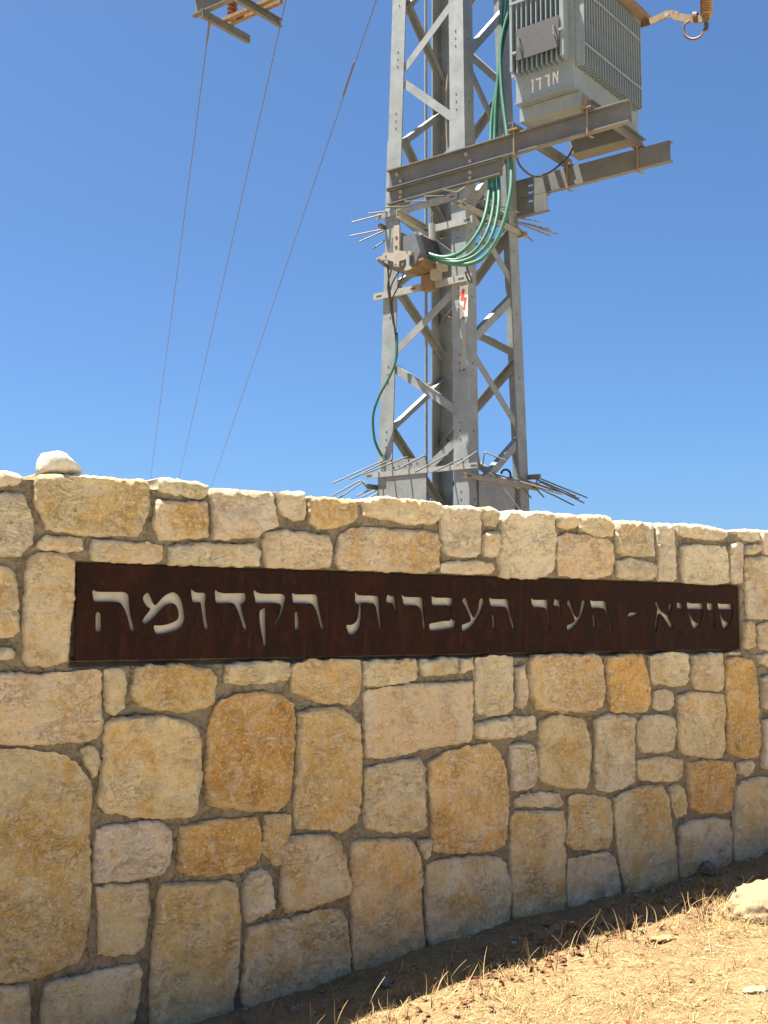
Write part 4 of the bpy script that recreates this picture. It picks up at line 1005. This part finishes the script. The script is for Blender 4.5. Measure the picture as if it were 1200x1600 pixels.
# ------------------------------------------------------------------ dry grass, leaf litter and gravel
def colour_mesh(name, V, F, C, mat, label, cat, origin):
    me = bpy.data.meshes.new(name); me.from_pydata((V - origin).tolist(), [], F)
    at = me.color_attributes.new('tint', 'FLOAT_COLOR', 'POINT')
    at.data.foreach_set('color', np.concatenate([C, np.ones((len(C), 1))], 1).ravel())
    me.materials.append(mat); o = bpy.data.objects.new(name, me); link(o, None, origin); return tag(o, label, cat, None, 'stuff')
GH = {}
def gz(x, y):
    k = (round(x / 0.02), round(y / 0.02))
    if k not in GH: GH[k] = ground_h(k[0] * 0.02, k[1] * 0.02)
    return GH[k]
def in_view(x, y, m=260):
    z = gz(x, y) - EYE; yy = math.cos(PITCH) * y + math.sin(PITCH) * z; zz = -math.sin(PITCH) * y + math.cos(PITCH) * z
    px, py = 600 + FPX * x / yy, 800 - FPX * zz / yy
    return -m < px < 1200 + m and py < 1600 + m
def scatter(n, f):
    out = []
    while len(out) < n:
        u = random.uniform(-1.2, 7.0); nn = random.uniform(0.03, 3.2); p = W0 + WD * u + WN * nn
        if not in_view(p[0], p[1]): continue
        if random.random() < f(u, nn, p): out.append((p[0], p[1], u, nn))
    return out
PALS = np.array([(0.32, 0.225, 0.098), (0.37, 0.27, 0.122), (0.27, 0.175, 0.068), (0.19, 0.115, 0.048), (0.44, 0.345, 0.185)])
def blades(spots, lmin, lmax, wid, lie, seg=4):
    V = []; F = []; C = []
    for x, y, u, nn in spots:
        L = random.uniform(lmin, lmax) * (0.6 + 0.8 * random.random()); a = random.uniform(0, 6.283); el = random.uniform(*lie)
        w = wid * random.uniform(0.6, 1.3); d = np.array([math.cos(a), math.sin(a)]); side = np.array([-d[1], d[0]])
        curl = random.uniform(-1.3, 1.3); bend = random.uniform(-0.2, 1.2) ; z = gz(x, y) + random.uniform(-0.002, 0.010)
        col = PALS[random.randrange(5)] * random.uniform(0.8, 1.12); b = len(V); px_, py_ = x, y; e = el; h = a
        for k in range(seg + 1):
            ww = w * (1 - 0.8 * k / seg)
            sd = np.array([-math.sin(h), math.cos(h)]) * ww
            V += [(px_ - sd[0], py_ - sd[1], z), (px_ + sd[0], py_ + sd[1], z + ww * 0.5)]; C += [col, col]
            st_ = L / seg; px_ += math.cos(h) * math.cos(e) * st_; py_ += math.sin(h) * math.cos(e) * st_; z += math.sin(e) * st_
            e -= bend / seg; h += curl / seg
            zg = gz(px_, py_) + 0.001
            if z < zg: z = zg; e = max(e, 0.05)
        F += [(b + 2 * k, b + 2 * k + 1, b + 2 * k + 3, b + 2 * k + 2) for k in range(seg)]
    return np.array(V), F, np.array(C)
def merge(parts):
    V = []; F = []; C = []; n = 0
    for v, f, c in parts:
        V.append(v); C.append(c); F += [tuple(i + n for i in q) for q in f]; n += len(v)
    return np.concatenate(V), F, np.concatenate(C)
def dens(u, nn, p):
    k = 0.30 + 0.70 * min(1, max(0, (noise.fractal(Vector((p[0] * 2.6, p[1] * 2.6, 4)), 0.8, 2, 4) * 1.6 + 0.5)))
    return k * (0.75 if nn < 0.35 else (0.9 if nn < 0.5 else 1.0))
mat_ = blades(scatter(58000, dens), 0.012, 0.048, 0.0011, (-0.05, 0.55))
tuft_spots = []
for (x, y, u, nn) in scatter(420, dens):
    for _ in range(14): tuft_spots.append((x + random.gauss(0, 0.02), y + random.gauss(0, 0.02), u, nn))
for k_ in range(46):                                   # grass grown up round the boulder
    a_ = random.uniform(2.6, 5.6); q_ = bp + vec(0.12 + 0.43 * math.cos(a_), 0.06 + 0.31 * math.sin(a_), 0)
    for _ in range(12): tuft_spots.append((q_[0] + random.gauss(0, 0.025), q_[1] + random.gauss(0, 0.025), 0, 1))
tufts = blades(tuft_spots, 0.03, 0.09, 0.0015, (0.3, 1.3))
long_ = blades(scatter(260, lambda u, nn, p: 1.0 if nn > 0.5 else 0.15), 0.15, 0.35, 0.0022, (0.0, 0.12), 8)
# stalks along the edge of the shadow
stk = []
for (x, y, u, nn) in scatter(460, lambda u, nn, p: math.exp(-((nn - 0.60) / 0.13) ** 2) * (1.0 if noise.noise(Vector((u * 2.2, nn * 3, 8))) > -0.05 else 0.2)): stk.append((x, y, u, nn))
stalks = blades(stk, 0.05, 0.17, 0.0027, (0.8, 1.5), 6)
V, F, C = merge([mat_, tufts, long_, stalks]); org = wall(2.4, 0.0, 1.2)
colour_mesh('dry_grass', V, F, C, M['straw'], 'bleached dry grass and straw covering the ground before the wall', 'grass', org)
# leaves
V = []; F = []; C = []
for (x, y, u, nn) in scatter(430, lambda u, nn, p: math.exp(-((nn - 0.50) / 0.18) ** 2) * (1.0 if u > 1.2 else 0.2) * (1.0 if noise.noise(Vector((u * 1.7, nn * 2, 1))) > 0 else 0.3) + (0.015 if nn > 0.7 else 0)):
    L = random.uniform(0.010, 0.024); a = random.uniform(0, 6.28); tilt = random.uniform(-0.6, 0.9); cup = random.uniform(0.2, 0.9)
    d = np.array([math.cos(a), math.sin(a), 0]); sd = np.array([-math.sin(a), math.cos(a), 0]); z = gz(x, y) + random.uniform(0.003, 0.02)
    c = np.array([(0.15, 0.045, 0.022), (0.18, 0.075, 0.038), (0.11, 0.055, 0.03), (0.21, 0.125, 0.065)])[random.randrange(4)]
    b = len(V); o = np.array([x, y, z]); t3 = d * math.cos(tilt) + UP * math.sin(tilt)
    for fr, wf in ((-1, 0.05), (-0.4, 0.6), (0.25, 0.62), (0.75, 0.35), (1, 0.04)):
        m = o + t3 * L * fr + UP * (-0.25 * L * fr * fr)
        V += [m - sd * L * wf + UP * L * wf * cup, m, m + sd * L * wf + UP * L * wf * cup]; C += [c, c * 0.8, c]
    for k in range(4):
        for q in (0, 1): F.append((b + 3 * k + q, b + 3 * k + q + 1, b + 3 * k + 4 + q, b + 3 * k + 3 + q))
colour_mesh('leaf_litter', np.array(V), F, np.array(C), M['leaf'], 'scattered dry reddish leaves along the foot of the wall', 'leaves', org)
# gravel and clods
bm = bmesh.new(); bmesh.ops.create_icosphere(bm, subdivisions=2, radius=1.0); IV = np.array([tuple(v.co) for v in bm.verts]); IF = [tuple(v.index for v in f.verts) for f in bm.faces]; bm.free()
V = []; F = []; C = []
for (x, y, u, nn) in scatter(2600, lambda u, nn, p: 1.0 if nn < 0.3 else (0.55 if nn < 0.6 else 0.3)):
    r = 0.0025 + (0.013 if nn < 0.3 else 0.009) * random.random() ** 5; sc = np.array([random.uniform(0.7, 1.4), random.uniform(0.7, 1.3), random.uniform(0.5, 0.9)]) * r
    a = random.uniform(0, 6.28); v = IV * (1 + RNG.uniform(-0.16, 0.16, (len(IV), 1))) * sc; v = np.stack([v[:, 0] * math.cos(a) - v[:, 1] * math.sin(a), v[:, 0] * math.sin(a) + v[:, 1] * math.cos(a), v[:, 2]], 1)
    b = sum(len(q) for q in V[-1:]) if False else None
    F += [tuple(i + len(V) * len(IV) for i in f) for f in IF]; V.append(v + np.array([x, y, gz(x, y) + sc[2] * 0.3]))
    c = np.array([(0.22, 0.17, 0.11), (0.18, 0.13, 0.08), (0.30, 0.25, 0.18)])[random.randrange(3)] * random.uniform(0.8, 1.1) ; C.append(np.tile(c, (len(IV), 1)))
colour_mesh('gravel', np.concatenate(V), F, np.concatenate(C), M['pebble'], 'small pebbles and clods scattered on the dry soil', 'gravel', org)
